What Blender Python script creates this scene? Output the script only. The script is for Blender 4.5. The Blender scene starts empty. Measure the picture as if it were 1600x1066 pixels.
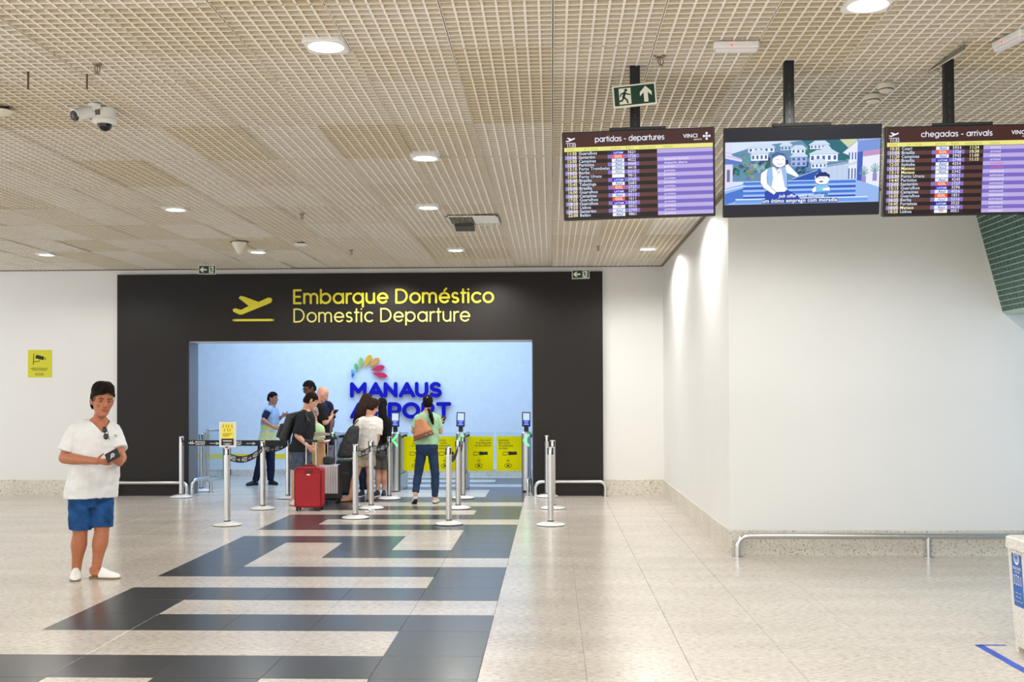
import bpy, bmesh, math, random
from mathutils import Vector, Matrix, noise, Quaternion
random.seed(7)
PI = math.pi
C = bpy.context.scene.collection
SC = bpy.context.scene

# ------------------------------------------------------------------ camera, world, lights, exposure
CAM = Vector((0, 0, 1.68))
PITCH, YAW, ROLL, FPX, SHIFT = 0.0145, 0.03588, -0.00342, 1720.0, 57.38
FWD = Vector((-math.sin(YAW) * math.cos(PITCH), math.cos(YAW) * math.cos(PITCH), math.sin(PITCH)))
_r = Vector((math.cos(YAW), math.sin(YAW), 0)); _u = _r.cross(FWD)
RGT = _r * math.cos(ROLL) + _u * math.sin(ROLL)
UPV = _u * math.cos(ROLL) - _r * math.sin(ROLL)
cd = bpy.data.cameras.new('camera'); cam = bpy.data.objects.new('camera', cd); C.objects.link(cam)
m = Matrix((RGT, UPV, -FWD)).transposed().to_4x4(); m.translation = CAM
cam.matrix_world = m
cd.sensor_width = 36; cd.lens = FPX / 1600 * 36; cd.shift_y = SHIFT / 1600; cd.clip_start = .05; cd.clip_end = 100
SC.camera = cam
def ray(px, py): return FWD + RGT * ((px - 800) / FPX) + UPV * ((533 + SHIFT - py) / FPX)
def at(px, py, Y):
    d = ray(px, py); return CAM + d * (Y / d.y)
def onz(px, py, z=0.0):
    d = ray(px, py); return CAM + d * ((z - CAM.z) / d.z)

SC.view_settings.view_transform = 'Standard'; SC.view_settings.look = 'None'
SC.view_settings.exposure = 0.12; SC.view_settings.gamma = 1.0; SC.view_settings.use_curve_mapping = False
SC.cycles.use_denoising = True
SC.cycles.max_bounces = 8; SC.cycles.diffuse_bounces = 5
HC = 3.781                                            # ceiling height
w = bpy.data.worlds.new('hall_daylight'); SC.world = w; w.use_nodes = True
w.node_tree.nodes['Background'].inputs[0].default_value = (.97, .985, 1, 1)
w.node_tree.nodes['Background'].inputs[1].default_value = 1.65
def lamp(kind, loc, energy, color=(1, 1, 1), rot=(0, 0, 0), size=.2, size_y=None, spot=None, blend=.5, name='light'):
    l = bpy.data.lights.new(name, kind); o = bpy.data.objects.new(name, l); C.objects.link(o)
    o.location = loc; o.rotation_euler = rot; l.energy = energy; l.color = color
    if kind == 'AREA':
        l.size = size
        if size_y: l.shape = 'RECTANGLE'; l.size_y = size_y
    else: l.shadow_soft_size = size
    if spot: l.spot_size = spot; l.spot_blend = blend
    return o
DOWN = [(-1.345, 6.53), (1.71, 5.96), (-1.11, 9.68), (-4.23, 12.24), (-1.375, 12.27), (-4.30, 15.99), (-7.5, 16.08), (-1.386, 15.95), (1.40, 15.98)]
WARM = (1, .98, .94)
for x, y in DOWN:                                     # the recessed downlights the photo shows
    lamp('SPOT', (x, y, HC - .03), (185 if y > 12 else 118) if x > -3 else (84 if y > 12 else 70), WARM, spot=2.86, blend=.35, size=.09, name='downlight_or_fill_beam')
for x, y in [(-4.3, 8.3), (-7.5, 12.2), (-7.5, 8.3), (1.4, 9.3), (1.40, 12.72), (3.2, 8.6), (4.4, 5.6)]:   # the rest of the same grid, out of frame or hidden
    lamp('SPOT', (x, y, HC - .03), 112 if x > -3 else 62, WARM, spot=2.86, blend=.35, size=.09, name='downlight_or_fill_beam')
# added unseen cool light right of the frame, tints the right wall's end
lamp('AREA', (6.35, 9.2, 1.5), 34, (.34, .60, 1), rot=(0, math.radians(90), math.radians(8)), size=2.2, size_y=3, name='side_cool_fill')
for x in (-1.0, -2.7):                                # added spots without fixtures before the portal, to brighten the yellow gate notices
    lamp('SPOT', (x, 17.25, HC - .03), 120, WARM, spot=2.7, blend=.5, size=.09, name='downlight_or_fill_beam')
# the hall carries on behind the camera with the same ceiling lamps
lamp('AREA', (-1, -1, HC - .1), 900, (1, .97, .92), size=9, size_y=8, name='hall_lamps')
# cool LED light of the boarding hall beyond the portal
lamp('AREA', (-3.3, 20.3, 3.85), 225, (.44, .66, 1), size=6.4, size_y=3.0, name='boarding_hall_led')

# ------------------------------------------------------------------ helpers
def lin(c): 
    c = c / 255
    return c / 12.92 if c <= .04045 else ((c + .055) / 1.055) ** 2.4
def rgb(r, g, b): return (lin(r), lin(g), lin(b), 1)
MATS = {}
def mat(name, col, rough=.6, metal=0, spec=.5, emit=None, es=1, noise_s=None, noise_a=.15, bump=0, bump_s=60, coat=0, trans=0, alpha=1):
    if name in MATS: return MATS[name]
    m = bpy.data.materials.new(name); m.use_nodes = True; nt = m.node_tree; b = nt.nodes['Principled BSDF']
    b.inputs['Base Color'].default_value = col; b.inputs['Roughness'].default_value = rough; b.inputs['Metallic'].default_value = metal
    b.inputs['Specular IOR Level'].default_value = spec; b.inputs['Coat Weight'].default_value = coat
    b.inputs['Transmission Weight'].default_value = trans
    if emit: b.inputs['Emission Color'].default_value = emit; b.inputs['Emission Strength'].default_value = es
    tc = None
    if noise_s or bump: tc = nt.nodes.new('ShaderNodeTexCoord')
    if noise_s:
        n = nt.nodes.new('ShaderNodeTexNoise'); n.inputs['Scale'].default_value = noise_s; n.inputs['Detail'].default_value = 5
        nt.links.new(tc.outputs['Object'], n.inputs['Vector'])
        r = nt.nodes.new('ShaderNodeMapRange'); r.inputs[1].default_value = .3; r.inputs[2].default_value = .7; r.inputs[3].default_value = 1 - noise_a; r.inputs[4].default_value = 1 + noise_a
        nt.links.new(n.outputs[0], r.inputs[0])
        h = nt.nodes.new('ShaderNodeMix'); h.data_type = 'RGBA'; h.blend_type = 'MULTIPLY'; h.inputs[0].default_value = 1
        h.inputs[6].default_value = col; nt.links.new(r.outputs[0], h.inputs[7]); nt.links.new(h.outputs[2], b.inputs['Base Color'])
    if bump:
        n = nt.nodes.new('ShaderNodeTexNoise'); n.inputs['Scale'].default_value = bump_s; n.inputs['Detail'].default_value = 4
        nt.links.new(tc.outputs['Object'], n.inputs['Vector'])
        bp = nt.nodes.new('ShaderNodeBump'); bp.inputs['Strength'].default_value = bump; bp.inputs['Distance'].default_value = .01
        nt.links.new(n.outputs[0], bp.inputs['Height']); nt.links.new(bp.outputs[0], b.inputs['Normal'])
    MATS[name] = m; return m
def glow(name, r, g, b, s=1.0):
    """a lit screen or lamp surface"""
    return mat(name, (0, 0, 0, 1), rough=.35, spec=.25, emit=rgb(r, g, b), es=s * .92)

class G:
    """collects geometry; build() links it as ONE mesh object"""
    def __init__(s): s.v = []; s.f = []; s.mi = []; s.cur = 0
    def add(s, vs, fs):
        n = len(s.v); s.v.extend(Vector(v) for v in vs)
        for f in fs: s.f.append([n + i for i in f]); s.mi.append(s.cur)
        return s
    def box(s, c, d, M=None):
        x, y, z = d[0] / 2, d[1] / 2, d[2] / 2
        vs = [Vector((i * x, j * y, k * z)) for i in (-1, 1) for j in (-1, 1) for k in (-1, 1)]
        c = Vector(c)
        vs = [(M @ v if M else v) + c for v in vs]
        return s.add(vs, [(0, 1, 3, 2), (4, 6, 7, 5), (0, 4, 5, 1), (2, 3, 7, 6), (0, 2, 6, 4), (1, 5, 7, 3)])
    def bbox(s, a, b): 
        a = Vector(a); b = Vector(b); return s.box((a + b) / 2, b - a)
    def rbox(s, c, d, r=.01, M=None, seg=3):
        """box rounded on its vertical (z) edges with small top and bottom chamfers"""
        x, y, z = d[0] / 2, d[1] / 2, d[2] / 2; r = min(r, x * .99, y * .99); e = min(r * .5, z * .5)
        rings = []
        for zz, ins in ((-z, e), (-z + e, 0), (z - e, 0), (z, e)):
            ring = []
            for cx, cy, a0 in ((x - r, y - r, 0), (-x + r, y - r, PI / 2), (-x + r, -y + r, PI), (x - r, -y + r, 1.5 * PI)):
                for i in range(seg + 1):
                    a = a0 + PI / 2 * i / seg; rr = r - ins if r > ins else 0
                    ring.append(Vector((cx + rr * math.cos(a), cy + rr * math.sin(a), zz)))
            rings.append(ring)
        c = Vector(c)
        return s.loft([[(M @ v if M else v) + c for v in ring] for ring in rings])
    def loft(s, rings, cap=True, closed=True):
        n = len(rings[0]); vs = [v for r in rings for v in r]; fs = []
        for i in range(len(rings) - 1):
            for j in range(n if closed else n - 1):
                k = (j + 1) % n; fs.append((i * n + j, i * n + k, (i + 1) * n + k, (i + 1) * n + j))
        if cap: fs.append(tuple(reversed(range(n)))); fs.append(tuple((len(rings) - 1) * n + j for j in range(n)))
        return s.add(vs, fs)
    def lathe(s, prof, c=(0, 0, 0), n=24, M=None):
        c = Vector(c); rings = []
        for r, z in prof:
            ring = [Vector((max(r, 1e-4) * math.cos(2 * PI * j / n), max(r, 1e-4) * math.sin(2 * PI * j / n), z)) for j in range(n)]
            rings.append([(M @ v if M else v) + c for v in ring])
        return s.loft(rings)
    def tube(s, pts, rad, n=10, up=None, flat=1.0, dome=False):
        pts = [Vector(p) for p in pts]
        if not isinstance(rad, (list, tuple)): rad = [rad] * len(pts)
        tans = []
        for i in range(len(pts)):
            a = pts[max(i - 1, 0)]; b = pts[min(i + 1, len(pts) - 1)]; t = (b - a)
            tans.append(t.normalized() if t.length > 1e-9 else Vector((0, 0, 1)))
        x = Vector(up) if up else (Vector((0, 0, 1)) if abs(tans[0].z) < .9 else Vector((1, 0, 0)))
        rings = []
        for i, p in enumerate(pts):
            t = tans[i]; x = (x - t * x.dot(t)); x = x.normalized() if x.length > 1e-6 else t.orthogonal().normalized(); y = t.cross(x)
            rings.append((p, x.copy(), y, rad[i], t))
        out = []
        if dome:
            p, x, y, r, t = rings[0]
            for q, k in ((.95, .3), (.6, .75)): out.append([p - t * r * q + (x * math.cos(2 * PI * j / n) + y * flat * math.sin(2 * PI * j / n)) * r * k for j in range(n)])
        for p, x, y, r, t in rings: out.append([p + (x * math.cos(2 * PI * j / n) + y * flat * math.sin(2 * PI * j / n)) * r for j in range(n)])
        if dome:
            p, x, y, r, t = rings[-1]
            for q, k in ((.6, .75), (.95, .3)): out.append([p + t * r * q + (x * math.cos(2 * PI * j / n) + y * flat * math.sin(2 * PI * j / n)) * r * k for j in range(n)])
        return s.loft(out)
    def ball(s, c, r, B=None, n=12, m=8):
        c = Vector(c); r = (r, r, r) if isinstance(r, (int, float)) else r
        rings = []
        for i in range(m + 1):
            a = -PI / 2 + PI * i / m; cr = max(math.cos(a), .02)
            ring = [Vector((r[0] * cr * math.cos(2 * PI * j / n), r[1] * cr * math.sin(2 * PI * j / n), r[2] * math.sin(a))) for j in range(n)]
            rings.append([(B @ v if B else v) + c for v in ring])
        return s.loft(rings)
    def prism(s, poly, o, ex, ey, depth):
        """flat polygon (2D points in the plane o, ex, ey) with thickness: front face at o, back at depth along ex x ey"""
        o = Vector(o); ex = Vector(ex); ey = Vector(ey); nz = ex.cross(ey).normalized()
        if sum(poly[i][0] * poly[(i + 1) % len(poly)][1] - poly[(i + 1) % len(poly)][0] * poly[i][1] for i in range(len(poly))) < 0: poly = poly[::-1]
        a = [o + ex * p[0] + ey * p[1] for p in poly]; b = [v - nz * depth for v in a]; n = len(a)
        return s.add(a + b, [tuple(range(n)), tuple(n + i for i in reversed(range(n)))] + [(i, n + i, n + (i + 1) % n, (i + 1) % n) for i in range(n)])
    def mesh(s, name, mats, smooth=False):
        me = bpy.data.meshes.new(name); me.from_pydata([tuple(v) for v in s.v], [], s.f); me.update()
        for m in mats: me.materials.append(m)
        if len(mats) > 1: me.polygons.foreach_set('material_index', s.mi)
        bm = bmesh.new(); bm.from_mesh(me); bmesh.ops.recalc_face_normals(bm, faces=bm.faces); bm.to_mesh(me); bm.free()
        if smooth: 
            me.polygons.foreach_set('use_smooth', [True] * len(me.polygons))
            try: me.set_sharp_from_angle(angle=math.radians(40))
            except Exception: pass
        return me
def tag(o, label=None, cat=None, group=None, kind=None):
    if label: o['label'] = label
    if cat: o['category'] = cat
    if group: o['group'] = group
    if kind: o['kind'] = kind
    return o
def world_loc(o):
    v = Vector((0, 0, 0))
    while o is not None: v += o.location; o = o.parent
    return v
def obj(name, g, mats, parent=None, smooth=False, world=True):
    """world=True: geometry was written in world coordinates and is moved to be relative to its parent"""
    mats = mats if isinstance(mats, list) else [mats]
    if isinstance(g, G):
        off = world_loc(parent) if (parent is not None and world) else Vector((0, 0, 0))
        if off.length: g.v = [v - off for v in g.v]
        g = g.mesh(name, mats, smooth)
    o = bpy.data.objects.new(name, g); C.objects.link(o)
    if parent is not None: o.parent = parent
    return o
def thing(name, label, cat, loc=(0, 0, 0), group=None):
    o = bpy.data.objects.new(name, None); C.objects.link(o); o.location = loc; o.empty_display_size = .1
    return tag(o, label, cat, group)
def struct(name, g, m, parent=None, smooth=False):
    return tag(obj(name, g, m, parent, smooth), kind='structure')
def dup(o, parent=None):
    c = o.copy(); C.objects.link(c)
    if parent is not None: c.parent = parent
    for ch in [k for k in C.objects if k.parent == o]: dup(ch, c)
    return c

# ---- text from Blender's own built-in typeface, cached glyph by glyph
_gl = {}
_fc = bpy.data.curves.new('glyph', 'FONT'); _fo = bpy.data.objects.new('glyph', _fc); C.objects.link(_fo); _fc.resolution_u = 2
def _body(t):
    _fc.body = t; me = bpy.data.meshes.new_from_object(_fo)
    vs = [v.co.copy() for v in me.vertices]; fs = [tuple(p.vertices) for p in me.polygons]; bpy.data.meshes.remove(me); return vs, fs
def _w(t):
    vs, _ = _body(t); return max(v.x for v in vs) - min(v.x for v in vs)
def glyph(ch, bold):
    k = (ch, bold)
    if k not in _gl:
        _fc.offset = .018 if bold else .004
        adv = _w('H' + ch + 'H') - _w('HH') if ch != ' ' else .28
        vs, fs = _body(ch) if ch != ' ' else ([], [])
        _gl[k] = (vs, fs, adv + (.02 if bold else 0))
    return _gl[k]
def text(g, t, x, y, size, align='L', bold=False, fn=None, sx=1.0, track=0, slant=0):
    """adds text to g in plane coordinates; fn maps (x, y) to a 3D point"""
    gl = [glyph(c, bold) for c in t]; W = sum(a[2] + track for a in gl) * size * sx
    px = x - (W / 2 if align == 'C' else W if align == 'R' else 0)
    for vs, fs, adv in gl:
        if vs: g.add([fn(px + (v.x + slant * v.y) * size * sx, y + v.y * size) for v in vs], fs)
        px += (adv + track) * size * sx
    return W
# ---- a rounded geometric alphabet drawn with strokes (cap height 1, x-height .72)
def arc(cx, cy, rx, ry, a0, a1, n=14):
    return [(cx + rx * math.cos(math.radians(a0 + (a1 - a0) * i / n)), cy + ry * math.sin(math.radians(a0 + (a1 - a0) * i / n))) for i in range(n + 1)]
X = .72; R = .36
_o = arc(R, R, R, R, 0, 360, 24)
STROKES = {
 'a': ([_o, [(2 * R, X), (2 * R, 0)]], .90), 'b': ([_o, [(0, 1.02), (0, 0)]], .88), 'd': ([_o, [(2 * R, 1.02), (2 * R, 0)]], .90), 'p': ([_o, [(0, X), (0, -.28)]], .88),
 'q': ([_o, [(2 * R, X), (2 * R, -.28)]], .90), 'o': ([_o], .86), 'c': ([arc(R, R, R, R, 48, 312)], .76), 'e': ([[(0.02, R), (2 * R, R)] , arc(R, R, R, R, 0, 318)], .86),
 'é': ([[(0.02, R), (2 * R, R)], arc(R, R, R, R, 0, 318), [(R, .9), (R + .14, 1.06)]], .86),
 'g': ([_o, [(2 * R, X)] + [(2 * R, .0)] + arc(R, -.02, R, .28, 0, -140)], .90), 'h': ([[(0, 1.02), (0, 0)], arc(.29, .43, .29, .29, 180, 0) + [(.58, 0)]], .76),
 'm': ([[(0, X), (0, 0)], arc(.25, .46, .25, .26, 180, 0) + [(.5, 0)], arc(.75, .46, .25, .26, 180, 0) + [(1.0, 0)]], 1.18),
 'i': ([[(0, X), (0, 0)], [(0, .98), (0.001, .99)]], .2), 'l': ([[(0, 1.02), (0, 0)]], .2), 'r': ([[(0, X), (0, 0)], arc(.27, .44, .27, .28, 180, 75)], .42),
 's': ([arc(.22, .535, .2, .185, 40, 270) + arc(.22, .175, .22, .175, 90, -140)], .58), 't': ([[(.14, .98), (.14, 0)], [(0, X), (.32, X)]], .44),
 'u': ([[(0, X)] + arc(.29, .29, .29, .29, 180, 360) + [(.58, X)], [(.58, X), (.58, 0)]], .78), 'v': ([[(0, X), (.3, 0), (.6, X)]], .74), 'n': ([[(0, X), (0, 0)], arc(.29, .43, .29, .29, 180, 0) + [(.58, 0)]], .76),
 '-': ([[(0, .36), (.34, .36)]], .52), ' ': ([], .34),
 'E': ([[(.5, 1), (0, 1), (0, 0), (.5, 0)], [(0, .5), (.44, .5)]], .68), 'D': ([[(0, 0), (0, 1), (.3, 1)] + arc(.3, .5, .5, .5, 90, -90) + [(0, 0)]], .98),
 'M': ([[(0, 0), (0, 1), (.5, .34), (1.0, 1), (1.0, 0)]], 1.36), 'A': ([[(0, 0), (.5, 1), (1.0, 0)], [(.2, .28), (.8, .28)]], 1.26), 'N': ([[(0, 0), (0, 1), (.8, 0), (.8, 1)]], 1.18),
 'U': ([[(0, 1), (0, .4)] + arc(.38, .38, .38, .38, 180, 360) + [(.76, 1)]], 1.14), 'S': ([arc(.33, .74, .3, .26, 30, 270) + arc(.33, .24, .34, .24, 90, -150)], .96),
 'I': ([[(0, 0), (0, 1)]], .38), 'R': ([[(0, 0), (0, 1), (.36, 1)] + arc(.36, .7, .3, .3, 90, -90) + [(0, .4)], [(.34, .4), (.68, 0)]], 1.04), 'P': ([[(0, 0), (0, 1), (.38, 1)] + arc(.38, .68, .32, .32, 90, -90) + [(0, .36)]], 1.02),
 'O': ([arc(.5, .5, .5, .5, 0, 360, 26)], 1.36), 'T': ([[(0, 1), (.8, 1)], [(.4, 1), (.4, 0)]], 1.1), 'V': ([[(0, 1), (.42, 0), (.84, 1)]], 1.08), 'C': ([arc(.5, .5, .5, .5, 50, 310)], 1.1),
}
_sn = [0]
def stroke(g, line, wd, fn, depth=0):
    """one rounded stroke as flat pieces; fn(x, y, d) -> 3D point; every piece sits a hair deeper than the last so none coincide"""
    line = [p for i, p in enumerate(line) if i == 0 or math.hypot(p[0] - line[i - 1][0], p[1] - line[i - 1][1]) > 1e-7]
    for i in range(1, len(line) - 1):                    # sharp corners end one stroke and start the next
        a, b, c = line[i - 1], line[i], line[i + 1]; u = (b[0] - a[0], b[1] - a[1]); v = (c[0] - b[0], c[1] - b[1]); q = math.hypot(*u) * math.hypot(*v)
        if q > 0 and (u[0] * v[0] + u[1] * v[1]) / q < .7: stroke(g, line[:i + 1], wd, fn, depth); stroke(g, line[i:], wd, fn, depth); return
    h = wd / 2
    def pc(poly):
        n = len(poly); _sn[0] = (_sn[0] + 1) % 60; e = _sn[0] * 5e-5
        if depth: g.add([fn(p[0], p[1], e) for p in poly] + [fn(p[0], p[1], depth) for p in poly], [tuple(range(n)), tuple(n + i for i in reversed(range(n)))] + [(i, n + i, n + (i + 1) % n, (i + 1) % n) for i in range(n)]); return
        if depth: g.add([fn(p[0], p[1], 0) for p in poly] + [fn(p[0], p[1], depth) for p in poly], [tuple(range(n)), tuple(n + i for i in reversed(range(n)))] + [(i, n + i, n + (i + 1) % n, (i + 1) % n) for i in range(n)])
        else: g.add([fn(p[0], p[1], 0) for p in poly], [tuple(range(n))])
    if len(line) >= 8:                                   # a curve: one ribbon with mitred offsets
        n = len(line); closed = math.hypot(line[0][0] - line[-1][0], line[0][1] - line[-1][1]) < 1e-6; lf, rt = [], []
        for i, (x, y) in enumerate(line):
            a = line[i - 1] if i else (line[-2] if closed else None); b = line[i + 1] if i < n - 1 else (line[1] if closed else None)
            u = (x - a[0], y - a[1]) if a else None; v = (b[0] - x, b[1] - y) if b else None
            nu = lambda q: (-q[1] / (math.hypot(*q) or 1), q[0] / (math.hypot(*q) or 1))
            p, q = (nu(u) if u else nu(v)), (nu(v) if v else nu(u)); mx, my = p[0] + q[0], p[1] + q[1]; ml = math.hypot(mx, my) or 1; c = max(.62, ml / 2); mx, my = mx / ml / c * h, my / ml / c * h
            lf.append((x + mx, y + my)); rt.append((x - mx, y - my))
        _sn[0] = (_sn[0] + 1) % 60; e = _sn[0] * 5e-5; vs = [fn(p[0], p[1], e) for p in lf] + [fn(p[0], p[1], e) for p in rt]; fs = [(i, i + 1, n + i + 1, n + i) for i in range(n - 1)]
        if depth:
            vs += [fn(p[0], p[1], depth) for p in lf] + [fn(p[0], p[1], depth) for p in rt]
            fs += [(2 * n + i, 3 * n + i, 3 * n + i + 1, 2 * n + i + 1) for i in range(n - 1)] + [(i, 2 * n + i, 2 * n + i + 1, i + 1) for i in range(n - 1)] + [(n + i, n + i + 1, 3 * n + i + 1, 3 * n + i) for i in range(n - 1)]
            if not closed: fs += [(0, n, 3 * n, 2 * n), (n - 1, 3 * n - 1, 4 * n - 1, 2 * n - 1)]
        g.add(vs, fs); ends = [] if closed else [line[0], line[-1]]
    else:
        for i in range(len(line) - 1):
            (ax, ay), (bx, by) = line[i], line[i + 1]; L = math.hypot(bx - ax, by - ay) or 1e-6; nx, ny = -(by - ay) / L * h, (bx - ax) / L * h
            pc([(ax - nx, ay - ny), (bx - nx, by - ny), (bx + nx, by + ny), (ax + nx, ay + ny)])
        ends = line
    for x, y in ends: pc([(x + h * math.cos(2 * PI * k / 12), y + h * math.sin(2 * PI * k / 12)) for k in range(12)])
TRK = .10
def strokes_text(g, t, x, y, size, wd, fn, depth=0, fit=None, sx=1.0):
    W = sum(STROKES[c][1] + TRK for c in t) - TRK - (STROKES[t[-1]][1] - max([p[0] for l in STROKES[t[-1]][0] for p in l] or [0]))
    k = fit / (W * size) if fit else sx
    px = x
    gs = g if isinstance(g, list) else [g]; g = gs[0]
    for c in t:
        if c == ' ' and len(gs) > 1: g = gs[1]
        for line in STROKES[c][0]: stroke(g, [(px + a * size * k, y + b * size) for a, b in line], wd * size, fn, depth)
        px += (STROKES[c][1] + TRK) * size * k
PLANE = [(113, 122), (122, 110), (140, 113), (218, 142), (268, 120), (284, 122), (290, 132), (284, 146), (262, 156), (130, 208), (115, 207), (84, 192), (82, 180), (95, 174), (125, 183), (166, 163)]
def plane_icon(fn, g, x, y, s, landing=False):
    """take-off pictogram: plane outline and the runway bar; s = icon width"""
    q = lambda a, b: (x + (a - 82) / 216 * s, y + (243 - b) / 216 * s)
    g.add([fn(*q(*p), 0) for p in PLANE], [tuple(range(len(PLANE)))])
    stroke(g, [q(87, 237), q(293, 237)], .055 * s, fn)

# ------------------------------------------------------------------ setting
def granite(name, base, dark, light, rough, scale=55, stretch=(.35, 1, 1)):
    m = bpy.data.materials.new(name); m.use_nodes = True; nt = m.node_tree; b = nt.nodes['Principled BSDF']; L = nt.links.new
    b.inputs['Roughness'].default_value = rough; b.inputs['Specular IOR Level'].default_value = .5
    g = nt.nodes.new('ShaderNodeNewGeometry'); mp = nt.nodes.new('ShaderNodeMapping'); mp.inputs['Scale'].default_value = stretch; L(g.outputs['Position'], mp.inputs['Vector'])
    n1 = nt.nodes.new('ShaderNodeTexNoise'); n1.inputs['Scale'].default_value = scale; n1.inputs['Detail'].default_value = 6; n1.inputs['Roughness'].default_value = .7; L(mp.outputs[0], n1.inputs['Vector'])
    n2 = nt.nodes.new('ShaderNodeTexNoise'); n2.inputs['Scale'].default_value = 2.2; n2.inputs['Detail'].default_value = 4; L(mp.outputs[0], n2.inputs['Vector'])
    cr = nt.nodes.new('ShaderNodeValToRGB'); L(n1.outputs[0], cr.inputs[0]); e = cr.color_ramp.elements
    e[0].position = .34; e[0].color = dark; e[1].position = .60; e[1].color = light
    k = e.new(.47); k.color = base
    mx = nt.nodes.new('ShaderNodeMix'); mx.data_type = 'RGBA'; mx.blend_type = 'MULTIPLY'; mx.inputs[0].default_value = 1
    r = nt.nodes.new('ShaderNodeMapRange'); r.inputs[1].default_value = .3; r.inputs[2].default_value = .7; r.inputs[3].default_value = .88; r.inputs[4].default_value = 1.06; L(n2.outputs[0], r.inputs[0])
    L(cr.outputs[0], mx.inputs[6]); L(r.outputs[0], mx.inputs[7]); L(mx.outputs[2], b.inputs['Base Color'])
    MATS[name] = m; return m
M_floor = granite('beige_granite', rgb(199, 190, 178), rgb(164, 150, 133), rgb(216, 208, 198), .22)
M_dark = mat('dark_granite_tile', rgb(62, 63, 65), .24, spec=.36, noise_s=60, noise_a=.10)
M_grout = mat('pale_grout', rgb(200, 192, 180), .8)
M_wall = mat('white_wall_paint', rgb(225, 224, 221), .55, noise_s=1.2, noise_a=.015)
M_stone = granite('speckled_skirting_stone', rgb(208, 201, 187), rgb(58, 54, 46), rgb(222, 216, 203), .35, 42, (1, 1, 1))
_cr = [n for n in M_stone.node_tree.nodes if n.type == 'VALTORGB'][0].color_ramp.elements
_cr[0].position = .33; _cr[1].position = .43; _cr[2].position = .62
M_hall = mat('boarding_hall_wall', rgb(226, 232, 238), .6, noise_s=9, noise_a=.03)
M_steel = mat('brushed_steel', (.62, .62, .61, 1), .27, 1)
M_black = mat('black_plastic', rgb(22, 22, 24), .45)
M_white = mat('white_plastic', rgb(232, 232, 230), .45)

YB, YF, YR, XS = 18.2, 22.5, 11.49, 1.84              # back wall, far hall wall, right wall, side wall
# floor: a bed, the nearest 300 tiles one by one, the rest joined
fl = struct('floor', G().bbox((-11, 4.6, -.12), (6.5, YF + .3, -.012)), M_grout)
struct('floor_rear', G().bbox((-11, -9, -.12), (6.5, 4.6, 0)).bbox((-11, 4.6, -.008), (6.5, 5.32, 0)), M_floor)
struct('ceiling_rear', G().bbox((-11, -9, HC + .06), (6.6, 4.6, HC + .3)), M_wall)
xe = [-3.66 + .6435 * k for k in range(-11, 17)]
ye = [5.32, 5.90, 6.48, 7.05, 7.785] + [7.785 + .578 * k for k in range(1, 17)] + [17.91, 18.55, 19.25, 19.84, 20.44, 20.93, 21.53, 21.95, YF]
D5 = {0: '11111', 1: '00001', 2: '11111', 3: '10000', 4: '11111', 5: '00001', 6: '11111', 7: '10000', 8: '10111', 9: '10101', 10: '11101', 11: '00001', 12: '11111', 13: '10000',
      14: '11111', 15: '00001', 16: '11111', 17: '10000', 18: '11111', 19: '10001', 20: '00001', 21: '11111', 22: '00000', 23: '11111', 24: '00001', 25: '11111', 26: '00000', -1: '10101', -2: '10101', -3: '10101'}
cells = []
for j in range(len(ye) - 1):
    row = j - 2
    for i in range(len(xe) - 1):
        x0, x1, y0, y1 = xe[i], xe[i + 1], ye[j], ye[j + 1]
        if x0 > XS + .01 and y0 > YR: continue
        if y0 > YB + .2 and not -7.5 < x0 < 1: continue
        c = i - 11; dark = 0 <= c < 5 and D5.get(row, '00000')[c] == '1'
        if x0 < XS < x1 and y0 > YR - .1: x1 = XS
        cells.append((x0, x1, y0, y1, dark))
def tile_geo(g, x0, x1, y0, y1, dx=0, dy=0):
    e = .0008; b = .002; z = .0
    t = [(x0 + e + b, y0 + e + b), (x1 - e - b, y0 + e + b), (x1 - e - b, y1 - e - b), (x0 + e + b, y1 - e - b)]
    o = [(x0 + e, y0 + e), (x1 - e, y0 + e), (x1 - e, y1 - e), (x0 + e, y1 - e)]
    return g.loft([[Vector((p[0] - dx, p[1] - dy, -.012)) for p in o], [Vector((p[0] - dx, p[1] - dy, z - .002)) for p in o], [Vector((p[0] - dx, p[1] - dy, z)) for p in t]])
def onscreen(x, y):
    d = Vector((x, y, 0)) - CAM; z = d.dot(FWD); px = 800 + FPX * d.dot(RGT) / z; py = 533 + SHIFT - FPX * d.dot(UPV) / z
    return -60 < px < 1660 and py < 1120
cells.sort(key=lambda q: (not onscreen((q[0] + q[1]) / 2, (q[2] + q[3]) / 2), q[2]))
tcache = {}
for x0, x1, y0, y1, dark in cells[:296]:
    k = (round(x1 - x0, 3), round(y1 - y0, 3), dark)
    if k not in tcache: tcache[k] = tile_geo(G(), 0, x1 - x0, 0, y1 - y0).mesh('tile', [M_dark if dark else M_floor])
    o = obj('tile', tcache[k], None, fl); o.location = (x0, y0, 0)
g = G()
for x0, x1, y0, y1, dark in cells[296:]:
    g.cur = 1 if dark else 0; tile_geo(g, x0, x1, y0, y1)
tag(obj('distant_tile', g, [M_floor, M_dark], fl), kind='stuff')

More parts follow.
